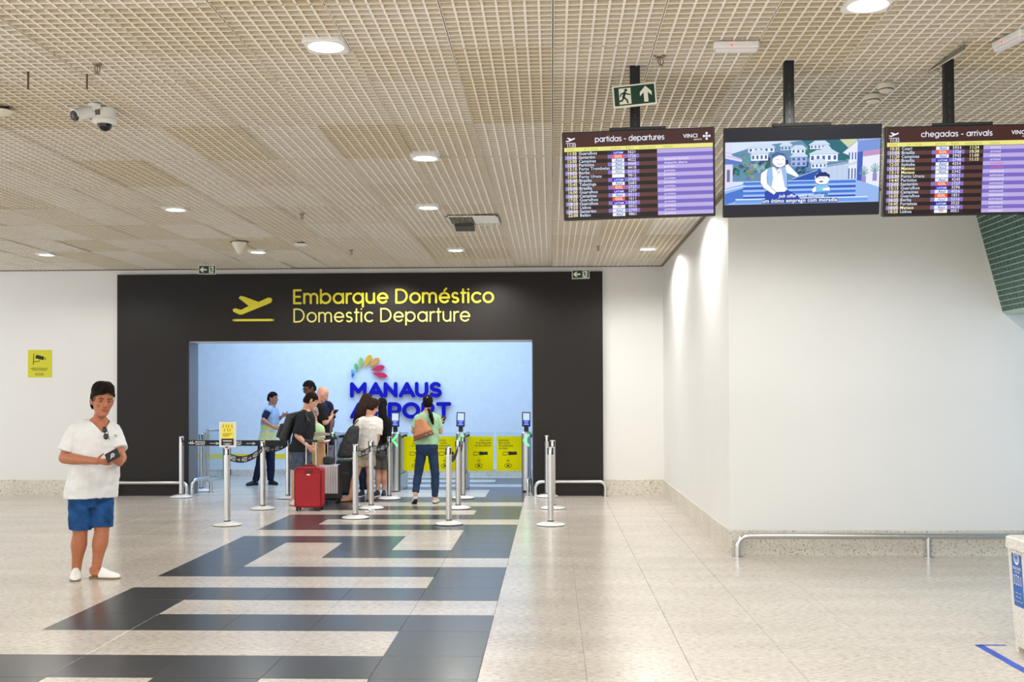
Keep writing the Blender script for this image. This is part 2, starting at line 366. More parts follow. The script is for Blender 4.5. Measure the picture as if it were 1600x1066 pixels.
# walls
Z1 = HC + .45
struct('wall_back', G().bbox((-11, YB, -.1), (-6.07, YB + .46, Z1)).bbox((-.306, YB, -.1), (XS, YB + .46, Z1)).bbox((-6.07, YB, 2.57), (-.306, YB + .46, Z1)), M_wall)
struct('wall_side', G().bbox((XS, YR + .25, -.1), (XS + .25, YB + .46, Z1)), M_wall)
struct('wall_right', G().bbox((XS, YR, -.1), (6.6, YR + .25, Z1)), M_wall)
struct('wall_far', G().bbox((-11, YF, -.1), (3, YF + .2, 4.4)), M_hall)
struct('wall_hall_left', G().bbox((-11.2, YB + .46, -.1), (-11, YF, 4.4)), M_hall)
struct('wall_hall_right', G().bbox((1.9, YB + .46, -.1), (2.1, YF, 4.4)), M_hall)
struct('ceiling_hall', G().bbox((-11.2, YB + .46, 4.15), (2.1, YF + .2, 4.4)), M_hall)
struct('wall_blocker_east', G().bbox((6.5, -3, -.1), (6.75, YR, Z1)), mat('teal_light_blocker', rgb(70, 104, 104), .4))  # added unseen wall, dark to keep light off the right wall's end
def skirting(name, a, b, nrm, h, piece, off=0):
    a = Vector(a); b = Vector(b); d = (b - a).normalized(); L = (b - a).length; n = Vector(nrm)
    q = [a, b, a + n * .0155, b + n * .0155]; base = struct(name, G().bbox((min(v.x for v in q), min(v.y for v in q), 0), (max(v.x for v in q), max(v.y for v in q), h - .008)), M_grout)
    k = -off
    while k < L - .01:
        s, e = max(k, 0), min(k + piece, L); k += piece
        if e - s < .03: continue
        p, q = a + d * (s + .002), a + d * (e - .002)
        vs = []
        for zz, ins in ((0, .018), (h - .006, .018), (h, .012)):
            vs.append([Vector((p.x, p.y, zz)), Vector((q.x, q.y, zz)), Vector((q.x, q.y, zz)) + n * ins, Vector((p.x, p.y, zz)) + n * ins])
        obj('stone_slab', G().loft(vs), M_stone, base)
    return base
skirting('baseboard_back_left', (-11, YB, 0), (-7.27, YB, 0), (0, -1, 0), .262, 1.2)
skirting('baseboard_back_right', (.86, YB, 0), (XS, YB, 0), (0, -1, 0), .262, 1.2)
skirting('baseboard_side', (XS, YB, 0), (XS, YR, 0), (-1, 0, 0), .262, 1.9)
skirting('baseboard_right', (XS - .018, YR, 0), (6.5, YR, 0), (0, -1, 0), .262, .64, .40)
skirting('baseboard_far', (-10.9, YF, 0), (1.8, YF, 0), (0, -1, 0), .142, 1.4)
for a, b in (((XS - .018, YR - .018, .262), (6.5, YR - .001, .268)), ((XS - .02, YR, .262), (XS, YB, .268))):
    pass
# yellow guide stripe on the far hall wall
struct('trim_1', G().bbox((-7.6, YF - .004, .356), (-3.2, YF, .458)), mat('yellow_stripe', rgb(250, 224, 40), .5))

# ceiling: dark plenum above, open-cell panels one by one
M_plen = mat('plenum_dark', rgb(34, 28, 22), .9)
ce = struct('ceiling', G().bbox((-11, 3.6, HC + .32), (XS, YB, HC + .36)).bbox((XS, 3.6, HC + .32), (6.6, YR, HC + .36)), M_plen)
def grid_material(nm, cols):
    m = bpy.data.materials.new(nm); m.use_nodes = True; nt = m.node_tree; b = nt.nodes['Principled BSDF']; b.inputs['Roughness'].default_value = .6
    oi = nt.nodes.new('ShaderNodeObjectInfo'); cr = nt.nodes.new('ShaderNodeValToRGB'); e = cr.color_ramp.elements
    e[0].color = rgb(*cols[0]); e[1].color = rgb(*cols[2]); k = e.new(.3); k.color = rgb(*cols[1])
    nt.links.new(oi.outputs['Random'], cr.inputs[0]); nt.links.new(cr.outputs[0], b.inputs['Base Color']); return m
M_grid = grid_material('lit_lower_edge', [(236, 228, 210), (242, 238, 229), (244, 242, 237)]); M_flank = grid_material('shaded_cell_flank', [(211, 197, 169), (221, 210, 190), (226, 217, 201)])  # cell flanks painted darker than lower edges to stand in for shade
PW = .6155; TB, HB = .0135, .058
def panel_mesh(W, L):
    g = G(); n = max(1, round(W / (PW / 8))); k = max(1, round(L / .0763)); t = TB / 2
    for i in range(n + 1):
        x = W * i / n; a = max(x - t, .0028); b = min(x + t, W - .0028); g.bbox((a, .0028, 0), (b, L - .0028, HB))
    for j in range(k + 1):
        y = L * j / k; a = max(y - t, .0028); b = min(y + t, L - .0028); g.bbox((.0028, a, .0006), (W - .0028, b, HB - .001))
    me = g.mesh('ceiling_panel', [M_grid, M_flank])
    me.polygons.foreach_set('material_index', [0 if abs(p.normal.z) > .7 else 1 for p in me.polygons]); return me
yr = [4.60, 5.87, 6.67, 7.30, 8.51, 9.74, 10.96, 12.20, 13.43, 14.67, 15.92, 17.14, YB]
xk = [-.60 + PW * k for k in range(-16, 12)]
rnd = random.Random(3); pcache = {}
spots = []
for j in range(len(yr) - 1):
    for i in range(len(xk) - 1):
        x0, x1, y0, y1 = xk[i], xk[i + 1], yr[j], yr[j + 1]
        if x0 >= XS - .02 and y1 > YR + .02:
            if y0 > YR - .3: continue
            y1 = YR
        elif x1 > XS and y0 > YR - .6: x1 = XS
        d = Vector(((x0 + x1) / 2, y1, HC)) - CAM; z = d.dot(FWD); px = 800 + FPX * d.dot(RGT) / z
        hidden = not -150 < px < 1750 or y1 < 5.9
        spots.append((hidden, x0, x1, y0, y1))
spots.sort(key=lambda q: (q[0], q[3]))
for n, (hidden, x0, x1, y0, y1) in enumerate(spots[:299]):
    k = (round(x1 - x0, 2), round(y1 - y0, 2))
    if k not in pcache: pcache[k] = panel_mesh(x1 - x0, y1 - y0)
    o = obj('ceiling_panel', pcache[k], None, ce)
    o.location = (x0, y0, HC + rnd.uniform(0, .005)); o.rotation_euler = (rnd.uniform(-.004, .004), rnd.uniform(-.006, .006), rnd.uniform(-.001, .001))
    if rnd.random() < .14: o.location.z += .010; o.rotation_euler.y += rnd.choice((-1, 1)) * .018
# edge angle where the ceiling meets the walls
struct('trim_2', G().bbox((-11, YB - .03, HC - .012), (XS, YB, HC + .004)), mat('ceiling_edge', rgb(120, 108, 92), .7))
struct('trim_3', G().bbox((XS - .03, YR, HC - .012), (XS, YB, HC + .004)).bbox((XS, YR - .03, HC - .012), (6.5, YR, HC + .004)), MATS['ceiling_edge'])

# green mosaic soffit prism at the right end of the right wall
gp = thing('mosaic_pylon', 'sloping beam clad in small green mosaic tiles, below the right end of the hanging screens', 'beam', (4.6, 10.9, 2.475))
def xs(z): return 4.646 + (z - 2.475) * (4.379 - 4.646) / (3.499 - 2.475)
M_gg = mat('green_mosaic_grout', rgb(176, 200, 190), .7); M_gt = mat('green_mosaic_tile', rgb(40, 84, 72), .22, noise_s=18, noise_a=.25)
y0, y1 = 8.2, YR - .003
pro = [(xs(2.50), 2.50), (xs(HC - .02), HC - .02), (6.2, HC - .02), (6.2, 2.475), (xs(2.475) + .03, 2.475)]
obj('core', G().loft([[Vector((x, y0, z)) for x, z in pro], [Vector((x, y1, z)) for x, z in pro]]), M_gg, gp)
g = G(); hz, wy = .0535, .086; zz = 2.505
while zz < HC - .06:
    yy = y1 - .012
    while yy > y0 + .1:
        a, b = zz + .0042, zz + hz - .0042; c, d = yy - wy + .0032, yy - .0032
        f = [Vector((xs(a), c, a)), Vector((xs(a), d, a)), Vector((xs(b), d, b)), Vector((xs(b), c, b))]
        q = [v + Vector((-.004, 0, -.001)) for v in f]
        g.loft([f, q]); yy -= wy
    zz += hz
tag(obj('mosaic_tile', g, M_gt, gp), kind='stuff')

# ------------------------------------------------------------------ portal with its sign
M_por = mat('portal_laminate', rgb(27, 22, 19), .45, spec=.3, noise_s=220, noise_a=.35)
pt = thing('departure_portal', 'large dark brown portal frame around the boarding opening with yellow lettering', 'portal', (-3.2, YB - .05, 0))
YP = YB - .06
obj('left_panel', G().bbox((-7.253, YP, 0), (-6.07, YB, 3.69)), M_por, pt)
obj('right_panel', G().bbox((-.306, YP, 0), (.845, YB, 3.69)), M_por, pt)
obj('header_panel', G().bbox((-6.07, YP, 2.57), (-.306, YB, 3.69)), M_por, pt)
M_jamb = mat('portal_jamb', rgb(96, 98, 104), .4)
obj('jamb', G().bbox((-6.09, YB, 0), (-6.055, YB + .47, 2.575)), M_jamb, pt); obj('jamb', G().bbox((-.321, YB, 0), (-.286, YB + .47, 2.575)), M_jamb, pt)
obj('lintel', G().bbox((-6.055, YB, 2.555), (-.321, YB + .47, 2.59)), mat('lintel_white', rgb(225, 228, 232), .5), pt)
M_yel = mat('yellow_vinyl', rgb(226, 214, 44), .5); M_yel2 = mat('pale_yellow_vinyl', rgb(222, 214, 112), .5)
def onp(x, y, d): return Vector((x, YP - .002 - .006 + d, y))
g = [G(), G()]; strokes_text(g, 'Embarque Doméstico', -4.27, 3.196, .215, .165, lambda x, y, d: onp(x, y, d), .006, fit=3.31); [obj('lettering', q_, M_yel, pt) for q_ in g]
g = [G(), G()]; strokes_text(g, 'Domestic Departure', -4.27, 2.886, .21, .12, lambda x, y, d: onp(x, y, d), .006, fit=2.92); [obj('lettering', q_, M_yel2, pt) for q_ in g]
g = G(); plane_icon(lambda x, y, d=0: onp(x, y, d), g, -5.30, 2.90, .69); obj('takeoff_pictogram', g, M_yel, pt)

# airport name and leaf emblem on the far wall
ap = thing('airport_wall_sign', 'raised blue airport name with a fan of coloured leaves on the pale hall wall', 'sign', (-3.1, YF, 1.5))
M_blue = mat('deep_blue_acrylic', rgb(2, 6, 168), .5, spec=.2, emit=rgb(2, 4, 140), es=.04)
def onf(x, y, d): return Vector((x, YF - .09 + d, y))
def letters(t, x, y, size, fitw):
    W = sum(STROKES[c][1] for c in t) - .1; k = fitw / (W * size); px = x
    for c in t:
        g = G()
        for line in STROKES[c][0]: stroke(g, [(px + a * size * k, y + b * size) for a, b in line], .30 * size, lambda a, b, d: onf(a, b, d), .05)
        obj('letter', g, M_blue, ap); px += STROKES[c][1] * size * k
letters('MANAUS', -4.09, 1.645, .245, 1.86); letters('AIRPORT', -4.09, 1.215, .26, 2.06)
def c1(x, y): p = at(520 + x / 8, 540 + y / 8, YF - .08); return p.x, p.z
leaves = [((242, 405), (250, 350), 15, (20, 120, 190)), ((250, 370), (242, 300), 18, (90, 170, 220)), ((297, 335), (284, 222), 20, (110, 180, 90)), ((348, 295), (352, 145), 24, (160, 190, 80)), ((398, 272), (474, 114), 34, (235, 170, 20)),
          ((462, 272), (575, 155), 34, (235, 150, 50)), ((476, 306), (650, 262), 34, (205, 20, 70)), ((494, 348), (683, 385), 34, (215, 15, 70))]
for k, (a, b, wd, col) in enumerate(leaves):
    ax, ay = c1(*a); bx, by = c1(*b); wd = wd / 8 * 22.4 / FPX * 1.0; L = math.hypot(bx - ax, by - ay); ux, uy = (bx - ax) / L, (by - ay) / L
    prof = [(0, 0), (.2, .45), (.45, .9), (.65, 1), (.85, .75), (1, .05)]
    poly = [(ax + ux * L * t - uy * q * wd, ay + uy * L * t + ux * q * wd) for t, q in prof] + [(ax + ux * L * t + uy * q * wd, ay + uy * L * t - ux * q * wd) for t, q in reversed(prof[1:-1])]
    obj('leaf', G().prism(poly, (0, YF - .09, 0), (1, 0, 0), (0, 0, 1), -.05 if False else .05), mat('leaf_acrylic_%d' % k, rgb(*col), .4), ap)

# steel bump rails
def rail(name, label, pts, r=.03, feet=(), group=None):
    """polyline of corner points joined by round bends"""
    P = [Vector(p) for p in pts]; out = [P[0]]
    for i in range(1, len(P) - 1):
        a, b, c = P[i - 1], P[i], P[i + 1]; u = (a - b).normalized(); v = (c - b).normalized(); R_ = min(.13, (a - b).length * .45 if i > 1 else .13, (c - b).length * .48)
        p0, p1 = b + u * R_, b + v * R_
        for k in range(9):
            t = k / 8; out.append((p0 * (1 - t) + b * t) * (1 - t) + (b * (1 - t) + p1 * t) * t)
    out.append(P[-1])
    t = thing(name, label, 'bump rail', (P[0].x, P[0].y, 0), group)
    obj('tube', G().tube(out, r, 12), M_steel, t, True)
    for f in feet:
        obj('floor_flange', G().lathe([(r + .028, 0), (r + .028, .006), (r + .012, .012), (r, .012)], f, 18), M_steel, t, True)
        f = Vector(f)
        if not any((Vector((q.x, q.y, 0)) - Vector((f.x, f.y, 0))).length < .02 for q in (P[0], P[-1])):
            obj('post', G().tube([f, f + Vector((0, 0, max(p.z for p in P)))], r * .9, 12), M_steel, t, True)
    return t
yq = YB - .22
rail('bump_rail', 'low steel bump rail before the left leg of the dark portal', [(-7.27, yq, 0), (-7.27, yq, .23), (-6.02, yq, .23), (-6.02, yq, 0)], feet=[(-7.27, yq, 0), (-6.02, yq, 0)])
rail('bump_rail', 'low steel bump rail before the right leg of the dark portal', [(-.27, yq, 0), (-.27, yq, .245), (.87, yq, .245), (.87, yq, 0)], feet=[(-.27, yq, 0), (.87, yq, 0)])
yq = YR - .11
rail('bump_rail', 'long steel bump rail before the speckled skirting of the white right-hand wall', [(1.90, yq, 0), (1.90, yq, .215), (5.9, yq, .215), (5.9, yq, 0)], feet=[(1.90, yq, 0), (3.83, yq, 0), (5.9, yq, 0)])
rail('steel_hoop', 'small steel hoop on the floor at the left jamb of the portal', [(-5.98, 18.13, 0), (-5.98, 18.13, .26), (-5.86, 18.75, .26), (-5.86, 18.75, 0)], feet=[(-5.98, 18.13, 0), (-5.86, 18.75, 0)])
rail('steel_hoop', 'small steel hoop on the floor beside the rightmost boarding gate', [(-.40, 18.15, 0), (-.40, 18.15, .26), (-.355, 18.6, .26), (-.355, 18.6, 0)], r=.022, feet=[(-.40, 18.15, 0), (-.355, 18.6, 0)])

# yellow notice on the left wall
cs = thing('camera_notice', 'small yellow surveillance notice with a black camera picture on the left wall', 'sign', (-8.59, YB, 2.21))
obj('plate', G().bbox((-8.795, YB - .006, 1.98), (-8.391, YB, 2.441)), mat('notice_yellow', rgb(205, 200, 10), .5), cs)
def onc(x, y, d=0): return Vector((-8.795 + x * .404, YB - .0075, 1.98 + y * .461))
g = G(); B_ = mat('print_black', rgb(18, 18, 14), .6)
stroke(g, [(.235, .48), (.25, .86)], .03, onc); stroke(g, [(.25, .58), (.46, .58), (.5, .62), (.5, .68)], .022, onc)
for q in ([(.36, .83), (.70, .75), (.66, .63), (.31, .70)], [(.735, .72), (.765, .72), (.75, .64), (.71, .635)]): g.add([onc(*p) for p in q], [(0, 1, 2, 3)])
obj('pictogram', g, B_, cs); g = G()
text(g, 'AMBIENTE MONITORADO POR', .49, .315, .052, 'C', True, onc); text(g, 'CÂMERAS DE SEGURANÇA', .49, .255, .052, 'C', True, onc)
obj('lettering', g, B_, cs); g = G()
text(g, 'This area is under', .49, .13, .05, 'C', True, onc); text(g, 'video surveillance', .49, .08, .05, 'C', True, onc)
obj('lettering', g, B_, cs)

# ------------------------------------------------------------------ boarding gates
M_gsteel = mat('gate_steel', (.55, .57, .58, 1), .33, 1); M_dgrey = mat('gate_dark_panel', rgb(78, 84, 92), .4)
M_green = glow('chevron_light', 40, 255, 64, 12); M_gglass = mat('gate_smoked_glass', rgb(60, 72, 84), .12)
M_scr_hi = glow('reader_screen_white', 205, 228, 255, 1.0); M_scr_lo = glow('reader_screen_blue', 26, 62, 210, 1.0)
def make_gate(x, label, tilt):
    t = thing('boarding_gate', label, 'gate', (x, 18.80, 0), None)
    L = dict(world=False)
    obj('front_column', G().rbox((0, .08, .515), (.155, .16, 1.03), .055, seg=5), M_gsteel, t, True, False)
    obj('column_seam', G().bbox((.079, .05, .02), (.083, .11, 1.0)), M_black, t, **L)
    obj('plinth', G().rbox((0, .66, .135), (.15, 1.06, .27), .01), M_gsteel, t, False, False)
    obj('side_panel', G().bbox((-.04, .20, .28), (.04, 1.05, .90)), M_gglass, t, **L)
    obj('rear_column', G().rbox((0, 1.13, .50), (.10, .12, 1.0), .03), M_gsteel, t, True, False)
    obj('frame_rail', G().bbox((-.05, .19, .27), (.05, .24, .94)), M_gsteel, t, **L); obj('frame_rail', G().bbox((-.05, .58, .27), (.05, .61, .94)), M_gsteel, t, **L)
    obj('top_cover', G().loft([[Vector((a, .14, .955)), Vector((a, 1.20, .955)), Vector((a, 1.20, .985)), Vector((a, .14, 1.03))] for a in (-.085, .085)]), M_gsteel, t, **L)
    obj('arm_housing', G().bbox((-.09, .84, .90), (.09, 1.0, .955)), M_black, t, **L)
    ch = obj('chevron_light', G().bbox((0, 0, 0), (.001, .001, .001)), M_green, t, **L)
    g = G(); stroke(g, [(.045, .975), (-.034, .885), (.045, .795)], .022, lambda a, b, d: Vector((a, -.004 - .004 + d, b)), .006); ch.data = g.mesh('chevron_light', [M_green])
    obj('neck', G().rbox((.005, .07, 1.075), (.075, .05, .10), .01), M_black, t, False, False)
    h = obj('reader', G().rbox((0, 0, 0), (.145, .032, .25), .012), M_black, t, False, False); h.location = (.005, .05, 1.24); h.rotation_euler = (-.16, tilt, .10)
    g = G(); g.bbox((-.055, -.0185, -.018), (.055, -.0165, .105)); g.cur = 1; g.bbox((-.055, -.0185, -.105), (.055, -.0165, -.018))
    g.cur = 0
    for k, wd in ((-.035, .035), (-.062, .028), (-.088, .038)): g.bbox((-wd, -.0195, k - .005), (wd, -.018, k + .003))
    obj('screen', g, [M_scr_hi, M_scr_lo], h, **L)
    return t
make_gate(-3.82, 'boarding gate cabinet mostly hidden behind the silver suitcase and the bald man', .03)
make_gate(-2.693, 'boarding gate with lit reader just left of the woman in the green top', .02)
make_gate(-1.565, 'boarding gate with lit reader just right of the woman in the green top', .04)
make_gate(-.44, 'boarding gate with lit reader against the right jamb of the portal', .02)
M_glass = bpy.data.materials.new('clear_glass'); M_glass.use_nodes = True; _n = M_glass.node_tree; _n.nodes.clear()
_o = _n.nodes.new('ShaderNodeOutputMaterial'); _t = _n.nodes.new('ShaderNodeBsdfTransparent'); _t.inputs[0].default_value = (.93, .97, .97, 1); _g = _n.nodes.new('ShaderNodeBsdfGlossy'); _g.inputs['Roughness'].default_value = .03
_f = _n.nodes.new('ShaderNodeLayerWeight'); _f.inputs[0].default_value = .12; _m = _n.nodes.new('ShaderNodeMixShader'); _n.links.new(_f.outputs[1], _m.inputs[0]); _n.links.new(_t.outputs[0], _m.inputs[1]); _n.links.new(_g.outputs[0], _m.inputs[2]); _n.links.new(_m.outputs[0], _o.inputs[0])
M_py = bpy.data.materials.new('translucent_yellow_vinyl'); M_py.use_nodes = True; _n = M_py.node_tree; _n.nodes.clear()
_o = _n.nodes.new('ShaderNodeOutputMaterial'); _d = _n.nodes.new('ShaderNodeBsdfDiffuse'); _t = _n.nodes.new('ShaderNodeBsdfTranslucent'); _m = _n.nodes.new('ShaderNodeMixShader'); _m.inputs[0].default_value = .35
for q_ in (_d, _t): q_.inputs[0].default_value = rgb(255, 240, 18)
_n.links.new(_d.outputs[0], _m.inputs[1]); _n.links.new(_t.outputs[0], _m.inputs[2]); _n.links.new(_m.outputs[0], _o.inputs[0])
PT = ['posicione', 'seu cartão', 'de embarque', 'no leitor']; EN = ['place your', 'boarding pass', 'on the scanner']
def flap(x0, x1, pt, label):
    yg = 19.50
    t = thing('gate_flap', label, 'gate flap', ((x0 + x1) / 2, yg, .28))
    obj('pane', G().rbox(((x0 + x1) / 2, yg, .64), (x1 - x0 + .02, .012, .72), .004), M_glass, t)
    obj('poster', G().add([(x0, yg - .0075, .313), (x1, yg - .0075, .313), (x1, yg - .0075, .926), (x0, yg - .0075, .926)], [(0, 1, 2, 3)]), M_py, t)
    W = x1 - x0; g = G(); on = lambda a, b, d=0: Vector((x0 + a * W, yg - .0125, .313 + b * .613))
    for k, s in enumerate(PT if pt else EN): text(g, s, .08 if pt else .93, .865 - k * .078, .085, 'L' if pt else 'R', False, on, sx=1.25)
    # hand with a card, arrow, scanner eye
    for q in ([(.42, .52), (.50, .565), (.62, .55), (.78, .56), (.80, .47), (.62, .465), (.50, .455), (.42, .49), (.50, .505)],): g.add([on(*p) for p in q], [tuple(range(len(q)))])
    for l in ([(.24, .545), (.44, .545)], [(.24, .545), (.24, .46)], [(.24, .46), (.42, .46)], [(.45, .37), (.45, .27)], [(.38, .32), (.45, .265), (.52, .32)], arc(.45, .155, .14, .055, 0, 360, 20)): stroke(g, l, .013, on)
    g.add([on(*p) for p in arc(.45, .155, .05, .025, 0, 330, 10)], [tuple(range(11))])
    obj('lettering', g, B_, t)  # printed text together with the hand, arrow and eye pictograms
flap(-2.63, -2.165, False, 'glass flap with yellow notice half hidden left of the jeans woman')
flap(-2.105, -1.64, True, 'glass flap with yellow notice right behind the jeans woman, Portuguese text')
flap(-1.50, -1.038, False, 'glass flap with English yellow notice beside the rightmost gate lane')
flap(-.976, -.525, True, 'glass flap with Portuguese yellow notice next to the rightmost gate')
# swing gate frame at the left jamb
sg = thing('swing_gate', 'steel framed glass swing gate standing open behind the left jamb', 'gate', (-6.0, 19.3, 0))
p = [Vector((-6.10, 19.35, .16)), Vector((-6.10, 19.35, 1.05)), Vector((-5.93, 19.75, 1.05)), Vector((-5.93, 19.75, .16))]
for a, b in ((0, 1), (1, 2), (2, 3), (3, 0)): obj('frame_tube', G().tube([p[a], p[b]], .026, 10), M_steel, sg, True)
obj('pane', G().loft([[q + Vector((s, 0, 0)) for q in p] for s in (-.004, .004)]), M_glass, sg)
obj('hinge_post', G().tube([(-6.14, 19.28, 0), (-6.14, 19.28, 1.02)], .026, 12), M_steel, sg, True)
obj('lock_box', G().rbox((-5.86, 19.78, .27), (.09, .06, .11), .008), M_black, sg)
obj('handle', G().rbox((-5.87, 19.78, .92), (.07, .05, .03), .008), M_black, sg)

# ------------------------------------------------------------------ belt stanchions
M_base = mat('stanchion_base', rgb(226, 226, 224), .28, coat=.4); M_rub = mat('rubber_ring', rgb(30, 30, 30), .8)
M_post = mat('stanchion_post', (.60, .60, .59, 1), .26, 1)
M_belt = mat('black_belt_webbing', rgb(20, 21, 24), .75); M_prt = mat('white_print', rgb(225, 226, 226), .6)
def make_stanchion():
    t = thing('belt_stanchion', 'x', 'stanchion')
    obj('base', G().lathe([(.183, .008), (.184, .014), (.178, .022), (.12, .040), (.06, .050), (.044, .052), (.0, .052)], n=40), M_base, t, True)
    obj('rubber_ring', G().lathe([(.176, 0), (.180, .002), (.180, .009), (.10, .009)], n=40), M_rub, t)
    obj('post', G().lathe([(.0385, .048), (.0385, .985), (.0, .987)], n=24), M_post, t, True)
    obj('collar', G().lathe([(.043, .05), (.043, .062), (.0385, .064)], n=24), M_black, t)
    h = obj('belt_head', G().lathe([(.0395, .91), (.0395, .992), (.034, 1.0), (0, 1.0)], n=24), M_post, t, True)
    for k in range(4):
        a = k * PI / 2 + .6; M = Matrix.Rotation(a, 3, 'Z')
        obj('belt_slot', G().rbox(M @ Vector((.037, 0, .945)), (.016, .022, .085), .003, M), M_black, h)
    return t
SP = [(-6.063, 17.84, 'belt stanchion at the left jamb of the portal, end of the straight belt'),
      (-4.175, 14.04, 'belt stanchion carrying a framed yellow notice'),
      (-4.237, 16.02, 'belt stanchion behind the one with the notice, joined to it by a sagging belt'),
      (-4.263, 17.67, 'belt stanchion hidden behind the person with the backpack'),
      (-2.661, 14.85, 'nearest belt stanchion before the person in the white shirt'),
      (-2.650, 16.09, 'middle belt stanchion beside the person in the white shirt, scrap of paper at its foot'),
      (-2.602, 17.56, 'belt stanchion directly before the gate left of the jeans woman'),
      (-1.327, 14.16, 'nearest belt stanchion right of the woman in the green top'),
      (-1.372, 16.10, 'middle belt stanchion in the row right of the green-top woman'),
      (-1.429, 17.67, 'belt stanchion directly before the gate right of the jeans woman'),
      (-.016, 14.07, 'nearest of the three belt stanchions before the right portal leg'),
      (.013, 16.10, 'middle of the three belt stanchions before the right portal leg'),
      (-.079, 17.93, 'farthest of the three belt stanchions, close to the right bump rail'),
      (-6.10, 18.98, 'belt stanchion behind the left jamb, mostly hidden by the steel hoop')]
st0 = make_stanchion(); stan = []
for i, (x, y, lab) in enumerate(SP):
    o = st0 if i == 0 else dup(st0)
    stan.append(o)
for o, (x, y, lab) in zip(stan, SP): o.location = (x, y, 0); o['label'] = lab; o.rotation_euler.z = 0
def belt(i, j, sag, zoff=0, marks=True, a_in=0):
    """belt of stanchion i, clipped to stanchion j"""
    A = Vector((SP[i][0], SP[i][1], .895)); B = Vector((SP[j][0], SP[j][1], .895)); d = (B - A); L = d.length; d.normalize(); h = .046
    P = lambda s: A + d * s - Vector((0, 0, sag * 4 * (s / L) * (1 - s / L)))
    nrm = Vector((d.y, -d.x, 0)).normalized(); nrm = nrm if nrm.dot(CAM - (A + B) / 2) > 0 else -nrm
    n = 16; r0 = []
    g = G(); rings = []
    for k in range(n + 1):
        s = .04 + (L - .08) * k / n; p = P(s)
        rings.append([p + Vector((0, 0, h)) + nrm * .001, p + Vector((0, 0, -h)) + nrm * .001, p + Vector((0, 0, -h)) - nrm * .001, p + Vector((0, 0, h)) - nrm * .001])
    b = obj('belt', g.loft(rings), M_belt, stan[i])
    g = G(); flip = 1 if d.dot(Vector((-nrm.y, nrm.x, 0))) > 0 else -1
    f = lambda a, z, dd=0: P((a if flip > 0 else L - a)) + Vector((0, 0, z)) + nrm * .0025
    a = .14; K = 1.75
    while a < L - .45 and marks:
        for q in range(4):  # small leaf fan
            an = math.radians(25 + 43 * q); stroke(g, [(a + K * (.02 + .010 * math.cos(an)), K * (-.014 + .010 * math.sin(an))), (a + K * (.02 + .03 * math.cos(an)), K * (-.014 + .03 * math.sin(an)))], .014, f)
        text(g, 'MANAUS', a + .10, .003, .040, 'L', True, f); text(g, 'AIRPORT', a + .10, -.033, .040, 'L', True, f)
        stroke(g, [(a + .35, -.006), (a + .50, -.006)], .008, f); stroke(g, [(a + .455, .012), (a + .50, -.006), (a + .455, -.024)], .008, f)
        a += .62
    if marks: obj('belt_print', g, M_prt, b)
belt(0, 3, .004); belt(1, 2, .10); belt(2, 3, .05); belt(4, 5, .05); belt(5, 6, .05); belt(7, 8, .10, marks=False); belt(8, 9, .08, marks=False)
# notice frame on the second stanchion
x, y = SP[1][0], SP[1][1]
fr = obj('notice_frame', G().rbox((x + .010, y - .01, 1.165), (.222, .02, .33), .006), mat('notice_frame', rgb(214, 216, 214), .4, .3), stan[1])
obj('frame_clip', G().rbox((x, y, 1.0), (.05, .04, .03), .006), M_black, stan[1])
q = lambda a, b, d=0: Vector((x + .010 + a, y - .0235, 1.165 + b))
g = G(); g.bbox((x - .070, y - .0225, 1.115), (x + .090, y - .019, 1.31)); g.cur = 1; g.bbox((x - .070, y - .0225, 1.03), (x + .090, y - .019, 1.115))
nt_ = obj('poster', g, [mat('notice_poster_yellow', rgb(240, 222, 70), .5), B_], fr)
g = G()
for r_, zz in ((4, .105), (3, .055)):
    for k in range(r_): xx = (k - (r_ - 1) / 2) * .036; stroke(g, [(xx, zz + .012), (xx + (.008 if k % 2 else -.006), zz - .012)], .007, q); g.add([q(xx + .005 * math.cos(t), zz + .022 + .005 * math.sin(t)) for t in [i * PI / 4 for i in range(8)]], [tuple(range(8))])
stroke(g, [(-.06, .012), (.06, .012)], .006, q); stroke(g, [(-.06, -.004), (.03, -.004)], .005, q); stroke(g, [(-.06, -.018), (.01, -.018)], .005, q)
g.cur = 1
for zz, hw in ((-.075, .06), (-.086, .055), (-.115, .05), (-.126, .028)): stroke(g, [(-hw, zz), (hw, zz)], .006, q)
obj('poster_print', g, [B_, M_prt], fr)
# scrap of paper
pp = G(); P0 = onz(579, 800.5)
for k, (a, b, z) in enumerate([(-.05, -.02, .012), (.0, .0, .03), (.05, .01, .012)]): pp.rbox((P0.x + a, P0.y + b, z), (.055, .05, .018), .008, Matrix.Rotation(.5 * k, 3, 'Y') @ Matrix.Rotation(.7 * k, 3, 'Z'))
for q_ in range(1): pass
tag(obj('crumpled_wrapper', pp, mat('wrapper_white', rgb(224, 226, 234), .6)), 'crumpled white wrapper on the floor before the middle stanchion base', 'litter')

